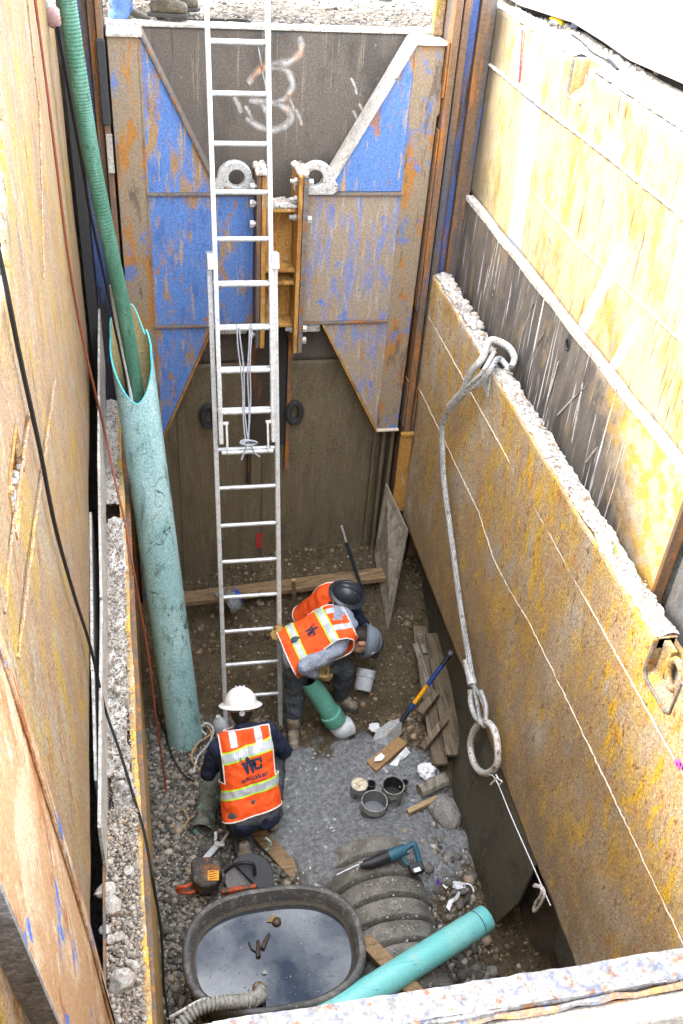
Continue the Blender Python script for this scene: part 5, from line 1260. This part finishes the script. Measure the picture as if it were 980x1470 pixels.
# pipe held by the bent worker and its elbow fitting; second fitting on the dirt
hp = thing('held_pipe', 'short green teal pipe held upright by the bending worker', 'pipe', (1.26, 5.14, .1))
a, b_ = V3((1.089, 5.260, 0.614)), V3((1.324, 5.178, 0.160)); d = b_-a
MB().lathe([(.072,0),(.080,0),(.080,d.length-.12),(.094,d.length-.11),(.096,d.length-.02),(.088,d.length)], a, d, 30).build('pipe_wall', M_teal_green, hp, True)
MB().lathe([(.072,d.length*.9),(.072,.0)], a, d, 30).build('pipe_inside', M_toolblack, hp, True)
el = thing('elbow_fitting', 'grey white elbow fitting on the lower end of the held pipe', 'pipe fitting', (1.381, 5.197, 0.050))
MB().tube(spline([b_ - d.normalized()*.02, b_ + d.normalized()*.05, V3((1.375, 5.148, 0.100)), V3((1.445, 5.176, 0.100))], 5), [.082]*15+[.086], 22).build('elbow', M_white_pvc, el, True)
te = thing('pipe_coupling', 'grey white pipe coupling standing on dirt right of the bent knee', 'pipe fitting', (1.666, 5.648, 0.030))
a, b_ = V3((1.637, 5.576, 0.050)), V3((1.694, 5.713, 0.160)); d = (b_-a)
MB().lathe([(.0,-.005),(.07,0),(.078,.02),(.078,d.length*.62),(.086,d.length*.64),(.088,d.length*.72),(.080,d.length*.74),(.082,d.length*.95),(.090,d.length*.96),(.090,d.length),(.078,d.length),(.076,.04)], a, d, 28).build('coupling', M_white_pvc, te, True)

# ------------------------------------------------------------------ things on the right bank
pv = [(3.0,6.95),(2.99,6.4),(2.96,5.9),(3.05,5.4),(3.10,4.6),(3.12,2.0),(40,2.0),(40,60),(2.78,60),(2.80,7.5)]
tag(MB().prism([(p[0],p[1],5.115) for p in pv], (0,0,.05)).build('pavement', M_concrete, None, bevel=.01), kind='structure')
tag(MB().prism([(p[0]+.10,p[1]+(.1 if p[1] < 3 else 0),5.0) for p in pv], (0,0,.113)).build('pavement_base', plain('undercut_shade_black', (.02,.018,.016), .95), None), kind='structure')  # base coloured black to stand in for shadow under the slab edge
yl = plain('yellow_plastic', (.72,.48,.02), .5)
scrap('bright yellow torn scrap on the right bank by the rail', [(2.917, 7.176, 5.100), (3.061, 7.324, 5.130), (3.078, 7.200, 5.100), (2.971, 7.060, 5.080)], .4, yl, 'yellow_scrap', 'scrap')
scrap('small yellow scrap nearest the far corner on the right bank', [(3.007, 7.680, 5.080), (3.046, 7.652, 5.110), (3.107, 7.697, 5.080), (3.004, 7.580, 5.080)], .4, yl, 'yellow_scrap', 'scrap')
tag(MB().obox((3.024, 6.968, 5.100), (3.097, 7.043, 5.140), .05, .05).build('tool_box', plain('blue_grey_steel', (.16,.20,.26)), None, bevel=.006), 'small blue grey metal piece standing on the right bank rubble', 'metal piece')
tag(MB().tube(spline([(2.904, 6.705, 5.090), (2.920, 6.554, 5.080), (2.876, 6.265, 5.080), (2.885, 6.105, 5.080), (2.881, 5.992, 5.090), (2.860, 5.832, 5.080)], 8), [.006]*28+[.011]*13, 6).build('cord', M_black, None, True), 'black cord lying on the bright ground behind the right panel', 'cord')
rk = [(2.985, 7.751, 5.09, 0.04), (2.867, 7.679, 5.09, 0.035), (2.907, 7.635, 5.09, 0.03), (2.957, 7.47, 5.09, 0.03), (3.153, 7.102, 5.09, 0.045), (2.915, 7.069, 5.09, 0.03), (3.17, 7.015, 5.09, 0.035), (3.157, 6.884, 5.09, 0.04), (3.127, 6.712, 5.09, 0.03), (3.121, 6.59, 5.09, 0.04), (3.088, 6.411, 5.09, 0.03), (3.093, 6.298, 5.09, 0.03), (3.093, 6.064, 5.09, 0.03), (3.109, 5.945, 5.09, 0.04), (3.189, 5.851, 5.09, 0.04), (3.114, 5.779, 5.09, 0.05), (3.144, 5.654, 5.09, 0.05)]
for i, (x, y, z, r) in enumerate(rk):
    rock('rubble_stone', (x, y, z), r*1.15, i+20, M_stone, 'dark rubble stone along the pale right bank pavement, %s from the far corner' % ORD[i], 'rubble along the pavement edge')

# ------------------------------------------------------------------ people
M_skin = plain('skin', (.36,.20,.13), .55, 0, (120,.12), (90,.2,.002), .35)
M_vest = worn('orange_vest_cloth', (.88,.10,.014), [((.72,.075,.012),(7,7,7),.5,.62), ((.34,.07,.03),(9,9,9),.64,.74), ((.30,.08,.04),(30,30,30),.68,.72)], .75, seed=70, speck=(220,.16), bump=(120,.3,.003))
M_lime = plain('lime_edging', (.50,.85,.06), .6, 0, (150,.1)); M_piping = plain('pale_piping', (.80,.72,.68), .7)
t = NT('silver_reflective_tape'); w_ = t.n('ShaderNodeTexWave'); t.l(t.coord((1,1,1)), w_.inputs['Vector']); w_.inputs['Scale'].default_value = 26; w_.inputs['Distortion'].default_value = .6
c = t.mix(t.rng(w_.outputs['Fac'], .25, .6), (.36,.40,.44), (.58,.61,.63)); c = t.mix(t.rng(t.noise(t.coord(), 18, 5, .7), .6, .7), c, (.40,.40,.38)); M_tape = t.done(c, .4, .1, .5)
M_navy = plain('navy_cloth', (.016,.022,.048), .85, 0, (160,.3), (90,.3,.003)); M_greyshirt = worn('grey_blue_shirt', (.24,.27,.34), [((.33,.36,.42),(12,12,12),.5,.62)], .85, seed=71)
M_jean = worn('muddy_dark_trousers', (.060,.070,.085), [((.11,.105,.095),(9,9,9),.5,.62), ((.035,.04,.05),(16,16,16),.56,.64)], .88, seed=72)
M_bluejean = worn('light_blue_jeans', (.11,.20,.42), [((.26,.34,.52),(14,14,5),.5,.62), ((.06,.10,.22),(18,18,5),.58,.66)], .85, seed=73)
M_boot = worn('dusty_tan_boots', (.20,.16,.11), [((.30,.26,.20),(14,14,14),.5,.62), ((.10,.075,.05),(22,22,22),.58,.66)], .75, seed=74)
M_darkboot = worn('dark_olive_boots', (.085,.07,.045), [((.16,.135,.10),(14,14,14),.52,.62)], .7, seed=79)
M_sole = plain('boot_sole', (.05,.045,.04), .8); M_hair = plain('dark_hair', (.02,.014,.01), .6)
M_glove = worn('tan_work_glove', (.40,.29,.11), [((.20,.15,.07),(20,20,20),.52,.62)], .8, seed=75); M_darkglove = plain('dark_glove', (.03,.032,.036), .8)
M_hat_white = worn('white_hard_hat', (.80,.80,.79), [((.40,.30,.20),(30,30,30),.69,.71)], .35, seed=76, speck=(120,.05), bump=(40,.02,.001), spec=.5)
M_hat_grey = worn('grey_hard_hat', (.16,.20,.235), [((.28,.32,.35),(24,24,24),.64,.68)], .38, seed=77, speck=(120,.1), bump=(40,.03,.001), spec=.5)
M_hat_dark = worn('dark_hard_hat', (.030,.036,.046), [((.20,.21,.22),(30,30,30),.66,.70)], .34, seed=78, speck=(120,.15), bump=(40,.03,.001), spec=.5)
M_eye = plain('eye_white', (.7,.7,.68), .3); M_ink = plain('dark_print', (.02,.03,.06), .7)

def remesh(caps, voxel, smooth=4, fold=0, freq=9, seed=0, cuts=()):
    b = MB()
    for (p0, r0, p1, r1) in caps:
        p0, p1 = V3(p0), V3(p1); b.ball(p0, r0, 12, 8); b.ball(p1, r1, 12, 8)
        if (p1-p0).length > 1e-4: b.tube([p0, p1], [r0, r1], 12)
    me = bpy.data.meshes.new('tmp'); me.from_pydata(b.v, [], b.f)
    o = link('tmp', me); m = o.modifiers.new('r', 'REMESH'); m.mode = 'VOXEL'; m.voxel_size = voxel
    s = o.modifiers.new('s', 'SMOOTH'); s.iterations = smooth; s.factor = .5
    dg = bpy.context.evaluated_depsgraph_get(); out = bpy.data.meshes.new_from_object(o.evaluated_get(dg))
    bpy.data.objects.remove(o); bpy.data.meshes.remove(me)
    if fold:
        nr = [v.normal.copy() for v in out.vertices]
        for v, n in zip(out.vertices, nr):
            p = v.co*freq + Vector((seed*3.3, seed, 0))
            v.co += n*fold*(noise.noise(Vector((p.x, p.y, p.z*1.6))) + .6*(1-abs(noise.noise(p*2.1))*2))
    return out
def place(me, name, mat, parent, smooth=True):
    org = world_loc(parent)
    for v in me.vertices: v.co -= org
    me.materials.clear(); me.materials.append(mat)
    me.polygons.foreach_set('use_smooth', [smooth]*len(me.polygons)); me.name = name
    return link(name, me, parent)
def cutmesh(me, planes):
    bm = bmesh.new(); bm.from_mesh(me)
    for co, no in planes:      # keeps what lies behind the normal
        bmesh.ops.bisect_plane(bm, geom=bm.verts[:]+bm.edges[:]+bm.faces[:], plane_co=co, plane_no=no, clear_outer=True)
    out = bpy.data.meshes.new('cut'); bm.to_mesh(out); bm.free(); return out
def band(vest, planes, off, mat, name, parent):
    me = cutmesh(vest, planes); me.update()
    nr = [v.normal.copy() for v in me.vertices]
    for v, n in zip(me.vertices, nr): v.co += n*off
    return place(me, name, mat, parent)
def hand_caps(w, d, pn, side, curl=.6, s=1.0):
    """wrist, finger direction, palm normal (towards the grip), side that carries the thumb"""
    w = V3(w); d = V3(d).normalized(); pn = (V3(pn) - d*V3(pn).dot(d)).normalized(); lat = d.cross(pn).normalized()*side
    C = []
    kn = [w + d*.085*s + lat*(x*s) for x in (.030,.010,-.010,-.029)]
    for i, k in enumerate(kn): C.append((w + lat*(.018-.012*i)*s, .021*s, k, .0125*s))
    for k, L in zip(kn, (.040,.045,.042,.033)):
        p = k; dirv = d; a = curl*.55
        for j, q in enumerate((1,.72,.58)):
            rot = Matrix.Rotation(a, 3, lat*side); dirv = (d*math.cos(a) + pn*math.sin(a)).normalized()
            e = p + dirv*L*q*s; C.append((p, (.0105-.001*j)*s, e, (.0098-.001*j)*s)); p = e; a += curl
    b = w + lat*.024*s + d*.02*s; t1 = b + (lat*.72 + d*.6 + pn*.25).normalized()*.038*s; t2 = t1 + (d*.8 + pn*.55 + lat*.1).normalized()*.032*s
    C += [(b, .0145*s, t1, .0120*s), (t1, .0120*s, t2, .0100*s)]
    return C
def torso_caps(H, N, S1, S2, sh, k=0.0):
    C = []; A = H.lerp(N, .35); B = H.lerp(N, .75)
    for q, s in zip(sh, (1, -1)):
        C += [(H+S1*s*.080, .115+k, A+(S1+S2)*.5*s*.070, .108+k), (A+(S1+S2)*.5*s*.070, .108+k, B+S2*s*.085, .122+k), (B+S2*s*.085, .122+k, N.lerp(H,.10)+S2*s*.085, .082+k),
              (N.lerp(H,.03)+S2*s*.03, .060+k, q, .068+k*.7)]
    return C
def head_caps(c, up, f):
    """skull, jaw, nose, brow, ears round head centre c"""
    up = V3(up).normalized(); f = (V3(f) - up*V3(f).dot(up)).normalized(); l = up.cross(f)
    C = [(c-f*.02+up*.02, .088, c+f*.015+up*.025, .084), (c+f*.02-up*.03, .068, c+f*.045-up*.075, .042), (c-f*.03-up*.01, .078, c+f*.02-up*.03, .068),
         (c+f*.088+up*.005, .012, c+f*.108-up*.03, .014), (c+f*.082+up*.028+l*.03, .014, c+f*.082+up*.028-l*.03, .014),
         (c+f*.083-up*.062+l*.016, .010, c+f*.083-up*.062-l*.016, .010), (c+f*.082-up*.074+l*.013, .010, c+f*.082-up*.074-l*.013, .010)]
    for s in (1,-1): C += [(c+l*s*.083-f*.01+up*.012, .014, c+l*s*.088-f*.012-up*.022, .012), (c+l*s*.04+f*.06-up*.02, .03, c+l*s*.03+f*.05-up*.045, .028)]
    return C
def hard_hat(name, label, parent, c, up, f, mat, brim=1.0, w=1.0):
    up = V3(up).normalized(); f = (V3(f) - up*V3(f).dot(up)).normalized(); l = up.cross(f); c = V3(c)
    def P(a, r, h): return c + f*math.cos(a)*r*1.16*w + l*math.sin(a)*r*w + up*h
    vs = []; fs = []; n = 40; rings = [(math.sin(u), math.cos(u)) for u in [math.pi/2*(1-i/9) for i in range(10)]]
    for (s_, h) in rings:
        for k in range(n):
            a = 2*math.pi*k/n; rr = .118*max(s_, .02); rid = .006*max(0, s_*(1-s_)*4)*(math.exp(-((math.sin(a)*s_)/.12)**2))
            vs.append(P(a, rr, .118*h + rid + .0*h))
    for i in range(9):
        for k in range(n): q = (k+1) % n; fs.append((i*n+k, i*n+q, (i+1)*n+q, (i+1)*n+k))
    fs.append(tuple(9*n+k for k in range(n)))
    b = MB().add(vs, fs)
    for s in (-.03, 0, .03):        # crown ridges
        b.tube([c + f*.13*math.cos(u)*w + l*s*math.sin(u) + up*(.119*math.sin(u)+.001) for u in [.35+i*(math.pi-.7)/10 for i in range(11)]], .007, 6)
    hat = b.build(name, mat, parent, True)
    vs = []; fs = []
    for (r, h) in ((.112,.004),(.120,-.002),(.120+.032*brim,-.012),(.123+.034*brim,-.017),(.120+.031*brim,-.020),(.112,-.006)):
        for k in range(n):
            a = 2*math.pi*k/n; e = 1 + .06*math.cos(a)*brim
            vs.append(P(a, r*e if r > .121 else r, h))
    for i in range(5):
        for k in range(n): q = (k+1) % n; fs.append((i*n+k, i*n+q, (i+1)*n+q, (i+1)*n+k))
    MB().add(vs, fs).build('brim', mat, hat, True)
    return hat
def boot(parent, ankle, d, up=(0,0,1), bm_=None):
    a = V3(ankle); d = V3(d).normalized(); up = V3(up).normalized()
    me = remesh([(a+up*.09, .062, a, .055), (a-up*.05-d*.03, .045, a-up*.055+d*.14, .044), (a, .052, a-up*.035+d*.09, .046)], .011, 4, .002, 20)
    o = place(me, 'boot', bm_ or M_boot, parent)
    c = [(-.085,-.032),(-.06,-.045),(.10,-.05),(.17,-.043),(.195,0),(.17,.043),(.10,.05),(-.06,.045),(-.085,.032)]; l = up.cross(d)
    MB().prism([a - up*.108 + d*x + l*y for x, y in c], up*.025).build('sole', M_sole, o, bevel=.006)
    return o
def person(label, J, shirt=M_navy, trousers=M_jean, vest=True, hat=None, hands='skin', group=None, voxel=.010, detail=True):
    H, N = V3(J['hip']), V3(J['neck']); U = (N-H).normalized()
    S1 = V3(J['s1']).normalized(); S2 = V3(J['s2']).normalized()      # towards the person's right
    sh = [V3(p) for p in J['sh']]; elb = [V3(p) for p in J['el']]; wr_ = [V3(p) for p in J['wr']]
    hp_ = [H+S1*.09, H-S1*.09]; kn = [V3(p) for p in J['kn']]; an = [V3(p) for p in J['an']]
    hc = V3(J['head']); hu = V3(J['hup']).normalized(); hf = V3(J['hf']).normalized()
    root = thing('person', label, 'person', (H.x, H.y, min(an[0].z, an[1].z)-.1), group)
    C = torso_caps(H, N, S1, S2, sh, -.02) + [(N-U*.02, .062, hc-hu*.05, .058)] + head_caps(hc, hu, hf)
    for i in (0, 1):
        C += [(sh[i], .050, elb[i], .042), (elb[i], .042, wr_[i], .030), (hp_[i], .085, kn[i], .058), (kn[i], .056, an[i], .042), (an[i], .042, an[i]+V3(J['toe'][i])*.10-Vector((0,0,.05)), .032)]
        if hands == 'skin': C += hand_caps(wr_[i], J['hd'][i], J['hp'][i], (1,-1)[i])
    place(remesh(C, .007 if hands == 'skin' and detail else .011, 3), 'body', M_skin, root)
    if detail:
        hl = hu.cross(hf).normalized(); hf2 = (hf-hu*hf.dot(hu)).normalized()
        for s in (1,-1):
            e = MB().ball(hc+hf2*.083+hl*s*.032+hu*.008, .012, 10, 6).build('eye', M_eye, root, True)
            MB().ball(hc+hf2*.093+hl*s*.032+hu*.008, .005, 8, 5).build('pupil', M_black, e, True)
        place(remesh([(hc-hf2*.035-hu*.015, .082, hc-hf2*.03+hu*.03, .086), (hc-hf2*.045-hu*.05, .062, hc-hf2*.03-hu*.01, .08)], .011, 3, .003, 40), 'hair', M_hair, root)
    place(remesh(torso_caps(H, N, S1, S2, sh, .006) + [q for i in (0,1) for q in ((sh[i], .066, elb[i], .058), (elb[i], .058, wr_[i]-(wr_[i]-elb[i]).normalized()*.015, .043))] + [(N-U*.03, .075, N+U*.02, .068)], voxel, 3, .011, 10, 1), 'shirt', shirt, root)
    T = [(hp_[0]+U*.04, .125, hp_[1]+U*.04, .125), (H+U*.09+S1*.05, .118, H+U*.09-S1*.05, .118)]
    for i in (0, 1):
        c = kn[i]+(an[i]-kn[i]).normalized()
        T += [(hp_[i], .105, kn[i], .080), (kn[i], .080, an[i]-(an[i]-kn[i]).normalized()*.03, .066)]
    place(remesh(T, voxel, 3, .013, 9, 2), 'trousers', trousers, root)
    for i in (0, 1): boot(root, an[i], J['toe'][i], J.get('bup', [(0,0,1)]*2)[i], J.get('boot'))
    if hands != 'skin':
        for i in (0, 1):
            g = hand_caps(wr_[i], J['hd'][i], J['hp'][i], (1,-1)[i], J.get('curl', .6), 1.1) + [(wr_[i]-(wr_[i]-elb[i]).normalized()*.05, .040, wr_[i], .034)]
            place(remesh(g, .0055, 2), 'glove', hands, root)
    if vest:
        S2 = (S2 - U*S2.dot(U)).normalized(); B = S2.cross(U).normalized()
        if B.dot(V3(J['back'])) < 0: B = -B
        vm = remesh(torso_caps(H-U*.02, N, S1, S2, [N+(q-N)*.80 for q in sh], .026) + [(H-U*.05+S1*.09, .135, H+U*.1+S1*.08, .132), (H-U*.05-S1*.09, .135, H+U*.1-S1*.08, .132)], .010, 4, .0115, 7, J.get('seed', 3))
        wdt = .182
        hn = U + S2*(-.15 if J.get('hem', .07) < 0 else 0); vm = cutmesh(vm, [(H-U*J.get('hem', .07), -hn), (N+U*.035, U)])
        bm = bmesh.new(); bm.from_mesh(vm)
        for co, no in ((N+S2*wdt, S2), (N-S2*wdt, S2), (H+U*((N-H).length*.47), U)):
            bmesh.ops.bisect_plane(bm, geom=bm.verts[:]+bm.edges[:]+bm.faces[:], plane_co=co, plane_no=no)
        dead = [f for f in bm.faces if abs((f.calc_center_median()-N).dot(S2)) > wdt and (f.calc_center_median()-H).dot(U) > (N-H).length*.47]
        bmesh.ops.delete(bm, geom=dead, context='FACES'); bm.to_mesh(vm); bm.free(); vm.update()
        bmv = bmesh.new(); bmv.from_mesh(vm); bvh = BVHTree.FromBMesh(bmv)
        # pale piping round the open edges
        edges = [e for e in bmv.edges if e.is_boundary]; adj = {}
        for e in edges:
            for a_, b_ in ((e.verts[0], e.verts[1]), (e.verts[1], e.verts[0])): adj.setdefault(a_, []).append(b_)
        seen = set(); loops = []
        for v0 in adj:
            if v0 in seen: continue
            path = [v0]; seen.add(v0); cur = v0
            while True:
                nx_ = [q for q in adj[cur] if q not in seen]
                if not nx_: break
                cur = nx_[0]; seen.add(cur); path.append(cur)
            if len(path) > 12: loops.append([v.co.copy() for v in path])
        pb = MB()
        for L in loops: pb.tube(L[::2], .0055, 5, closed=True)
        vcopy = vm.copy()
        for v in vcopy.vertices: pass
        vo = place(vm.copy(), 'vest', M_vest, root)
        m = vo.modifiers.new('thickness', 'SOLIDIFY'); m.thickness = .004; m.offset = -1
        if loops: pb.build('piping', M_piping, vo, True)
        Ls = (N-H).length
        def pl_(u0, u1, tilt): nrm = (U + S2*tilt).normalized(); return [(H+U*u1, nrm), (H+U*u0, -nrm)]
        for (u0, u1, tl) in J['bands']:
            band(vcopy, pl_(u0-.012, u1+.012, tl), .003, M_lime, 'lime_edge', vo); band(vcopy, pl_(u0, u1, tl), .0055, M_tape, 'reflective_band', vo)
        ub = J['bands'][-1][1] if len(J['bands']) > 1 else 9
        for s in ((1, -1) if len(J['bands']) > 1 else ()):
            q = [(H+U*(ub+.013), -U), (H+S2*s*.115, S2), (H+S2*s*.065, -S2)] if s > 0 else [(H+U*(ub+.013), -U), (H-S2*.065, S2), (H-S2*.115, -S2)]
            band(vcopy, q + [(N+B*.02, -B)], .005, M_tape, 'reflective_strap', vo)
        # printed lettering laid on the back of the vest
        def onback(x, y, c0):
            x, y = x*math.cos(rt_)-y*math.sin(rt_), x*math.sin(rt_)+y*math.cos(rt_); p = c0 + S2*x + U*y; hit = bvh.ray_cast(p + B*.5, -B)
            return (hit[0] + B*.006) if hit[0] is not None else None
        def print_mesh(P, F, name):
            if any(p is None for p in P): return
            MB().add(P, F).build(name, M_ink, vo)
        if not J['logo']: bmv.free(); J['text'] = []; J['logo'] = (0,-9,.1); bmv = bmesh.new()
        c0 = H + U*J['logo'][1] + S2*J['logo'][0]; k = J['logo'][2]; rt_ = J['logo'][3] if len(J['logo']) > 3 else 0
        strokes = [((0,.62),(.13,.62)),((.06,.66),(.20,.0)),((.20,.0),(.36,1.12)),((.36,1.12),(.50,.0)),((.50,.0),(.62,.62)),((.55,.64),(1.12,.64)),((.72,.60),(.70,.12)),((.70,.10),(1.02,.10)),((1.02,.10),(1.05,.22)),((1.10,.64),(1.09,.46))]
        P = []; F = []
        for (a_, b_) in strokes:
            dx, dy = b_[0]-a_[0], b_[1]-a_[1]; L_ = math.hypot(dx, dy); ux, uy = dx/L_*.06, dy/L_*.06; px, py = -uy*1.15, ux*1.15
            n0 = len(P)
            for i in range(4):
                q = i/3; x, y = a_[0]-ux+(dx+2*ux)*q, a_[1]-uy+(dy+2*uy)*q
                for sg in (-1, 1): P.append(onback((x+sg*px-.5)*k, (y+sg*py)*k, c0))
            for i in range(3): F.append((n0+2*i, n0+2*i+1, n0+2*i+3, n0+2*i+2))
        print_mesh(P, F, 'logo_print')
        P = []; F = []
        for (x0, y0, x1, y1) in ((-.12,.82,.04,.86),(-.12,.98,.04,1.02),(-.12,.82,-.09,1.02),(.01,.82,.04,1.02),(-.06,.88,-.02,.96)):
            n0 = len(P); P += [onback((x-.5)*k, y*k, c0) for x, y in ((x0,y0),(x1,y0),(x1,y1),(x0,y1))]; F.append((n0,n0+1,n0+2,n0+3))
        print_mesh(P, F, 'logo_print')
        for (txt, dy, size, sp) in J['text']:
            cu = bpy.data.curves.new('t', 'FONT'); cu.body = txt; cu.size = size; cu.align_x = 'CENTER'; cu.space_character = sp; cu.offset = size*.022; cu.resolution_u = 3
            to = link('t', cu); tm = bpy.data.meshes.new_from_object(to.evaluated_get(bpy.context.evaluated_depsgraph_get()))
            bpy.data.objects.remove(to)
            P = [onback(v.co.x, v.co.y + dy, c0) for v in tm.vertices]
            print_mesh(P, [tuple(p.vertices) for p in tm.polygons], 'lettering'); bpy.data.meshes.remove(tm)
        bmv.free()
    if hat: hard_hat('hard_hat', None, root, hc+hu*.045+hf*.0, hu, hf, *hat)
    return root

# kneeling worker with the white hard hat, his back to the camera
a_ = .16
J1 = dict(hip=(.525,4.20,.40), neck=(.490,4.60,.905), s1=(math.cos(a_), math.sin(a_), .03), s2=(.965,.19,.13),
    sh=[(.675,4.62,.865), (.300,4.55,.815)], el=[(.80,4.62,.62), (.225,4.54,.56)], wr=[(.64,4.86,.50), (.40,4.80,.46)],
    hd=[(-.6,.6,-.3), (.6,.6,-.3)], hp=[(-.5,-.2,-.6), (.5,-.2,-.6)], kn=[(.74,4.66,.48), (.43,4.50,.11)], an=[(.70,4.36,.11), (.455,4.08,.13)],
    toe=[(.05,1,0), (0,.35,-.9)], bup=[(0,0,1), (0,-.93,-.36)], head=(.485,4.735,1.00), hup=(.03,.60,.80), hf=(0,.80,-.60), back=(0,-1,.6),
    hem=-.035, bands=[(.195,.245,-.13), (.455,.515,-.16)], logo=(.02,.345,.12,.15), text=[('whitaker', -.055, .050, 1.12), ('construction', -.080, .022, 1.4)], seed=3)
for k in ('neck','head'): J1[k] = V3(J1[k]) + Vector((.005,-.01,-.045))
for k in ('sh','el'): J1[k] = [V3(p) + Vector((.005,-.01,-.045)) for p in J1[k]]
w1 = person('kneeling worker in white hard hat and orange vest seen from behind', J1, M_navy, M_jean, True, (M_hat_white, 1.0), 'skin')
hc_, hu_ = V3(J1['head']), Vector((.03,.60,.80)).normalized(); hf_ = Vector((0,.80,-.60)); hf_ = (hf_ - hu_*hf_.dot(hu_)).normalized(); hl_ = hu_.cross(hf_)
MB().lathe([(0,0),(.020,0),(.020,.014),(0,.016)], hc_ - hf_*.112 - hu_*.005, -hf_, 14).build('hat_ratchet', M_white_pvc, w1, True)
MB().tube([hc_ + hl_*.092*math.sin(q) - hf_*.108*math.cos(q) + hu_*.004 for q in [-1.3+i*.2 for i in range(14)]], .009, 6).build('hat_suspension', M_tin, w1, True)
MB().tube(spline([(.60,4.08,.30),(.635,4.06,.27),(.63,4.05,.22),(.60,4.05,.19)], 5), .008, 6).build('belt_hook', M_teal, w1, True)

# worker bending over the held pipe
J2 = dict(hip=(.985,5.36,.86), neck=(1.40,5.42,1.03), s1=(.10,-.95,-.12), s2=(-.30,-.90,-.25),
    sh=[(1.285,5.24,.955), (1.385,5.545,.965)], el=[(1.02,5.13,.90), (1.47,5.52,.76)], wr=[(1.13,5.20,.73), (1.24,5.36,.70)],
    hd=[(.55,.15,-.75), (-.5,-.25,-.8)], hp=[(.5,.5,.1), (-.3,-.7,0)], kn=[(.985,5.30,.47), (1.43,5.43,.50)], an=[(.975,5.215,.10), (1.415,5.50,.11)],
    toe=[(-.1,-1,0), (.75,-.6,0)], head=(1.515,5.375,.885), hup=(.93,-.12,-.12), hf=(-.10,-.25,-.95), back=(-.2,-.3,1),
    bands=[(.02,.065,.0), (.285,.335,-.05)], logo=(.01,.145,.085), text=[], seed=5)
w2 = person('worker in grey hard hat bending over to hold the teal pipe', J2, M_greyshirt, M_jean, True, (M_hat_grey, .25), M_glove)
hl_ = V3((.93,-.12,-.12)).normalized()
MB().lathe([(0,0),(.020,0),(.020,.004),(0,.006)], V3((1.590,5.262,.862)), (.25,-1,.15), 16).build('hat_sticker', M_paper, w2)
MB().lathe([(0,0),(.055,0),(.06,.01),(.06,.045),(.02,.05),(0,.05)], V3((.875,5.50,.93)), (-.4,-.75,.5), 18).build('tape_reel', worn('yellow_brown_reel', (.42,.27,.08), [((.10,.06,.03),(24,24,24),.5,.58)], seed=80), w2, True)

# third worker crouching behind with a dark hat
J3 = dict(hip=(1.22,5.95,.48), neck=(1.40,5.84,.80), s1=(.3,-.9,0), s2=(.15,-.95,.05),
    sh=[(1.42,5.68,.76), (1.42,6.01,.78)], el=[(1.56,5.66,.53), (1.60,6.0,.52)], wr=[(1.66,5.72,.34), (1.72,5.90,.34)],
    hd=[(.6,-.1,-.5), (.6,.0,-.5)], hp=[(.2,.5,-.6), (.2,-.5,-.6)], kn=[(1.42,5.80,.42), (1.44,6.10,.45)], an=[(1.20,5.84,.15), (1.22,6.12,.16)],
    toe=[(1,0,0), (1,0,0)], head=(1.455,5.83,.875), hup=(.22,-.25,.94), hf=(.85,-.2,-.45), back=(-.6,0,.8),
    bands=[], logo=None, text=[], seed=7)
DX = Vector((.03, .05, .03))
for k in ('hip','neck','head'): J3[k] = V3(J3[k]) + DX
for k in ('sh','el','wr','kn','an'): J3[k] = [V3(p) + (DX if k != 'an' else Vector((DX.x, DX.y, 0))) for p in J3[k]]
w3 = person('crouching worker in dark full brim hard hat behind the bending man', J3, M_navy, M_jean, True, (M_hat_dark, .8, .95), M_darkglove)

# two onlookers standing at the far edge, only their feet in the frame
def stander(label, x, y, z, face, tr, sx):
    f = V3(face).normalized(); r = f.cross(Vector((0,0,1))); b = Vector((x, y, z))
    J = dict(hip=b+Vector((0,0,.93)), neck=b+Vector((0,0,1.47)), s1=r, s2=r, sh=[b+r*.19+Vector((0,0,1.42)), b-r*.19+Vector((0,0,1.42))],
        el=[b+r*.25+f*.02+Vector((0,0,1.12)), b-r*.25+f*.02+Vector((0,0,1.12))], wr=[b+r*.24+f*.14+Vector((0,0,.90)), b-r*.24+f*.14+Vector((0,0,.90))],
        hd=[(0,0,-1)]*2, hp=[-r, r], kn=[b+r*.10+f*.03+Vector((0,0,.50)), b-r*.10+f*.02+Vector((0,0,.50))], an=[b+r*.11+Vector((0,0,.12)), b-r*.11+f*.06+Vector((0,0,.12))],
        toe=[f, f], head=b+f*.03+Vector((0,0,1.62)), hup=(0,0,1), hf=f, back=-f, seed=2, boot=M_darkboot)
    return person(label, J, M_greyshirt, tr, False, None, 'skin', None, .012, False)
stander('person in light blue jeans at the far left corner of the trench', -.075, 7.44, 4.86, (1,.1,0), M_bluejean, 0)
stander('person in dusty brown boots standing on the far edge', .225, 7.40, 5.0, (1,-.12,0), M_greyshirt, 0)
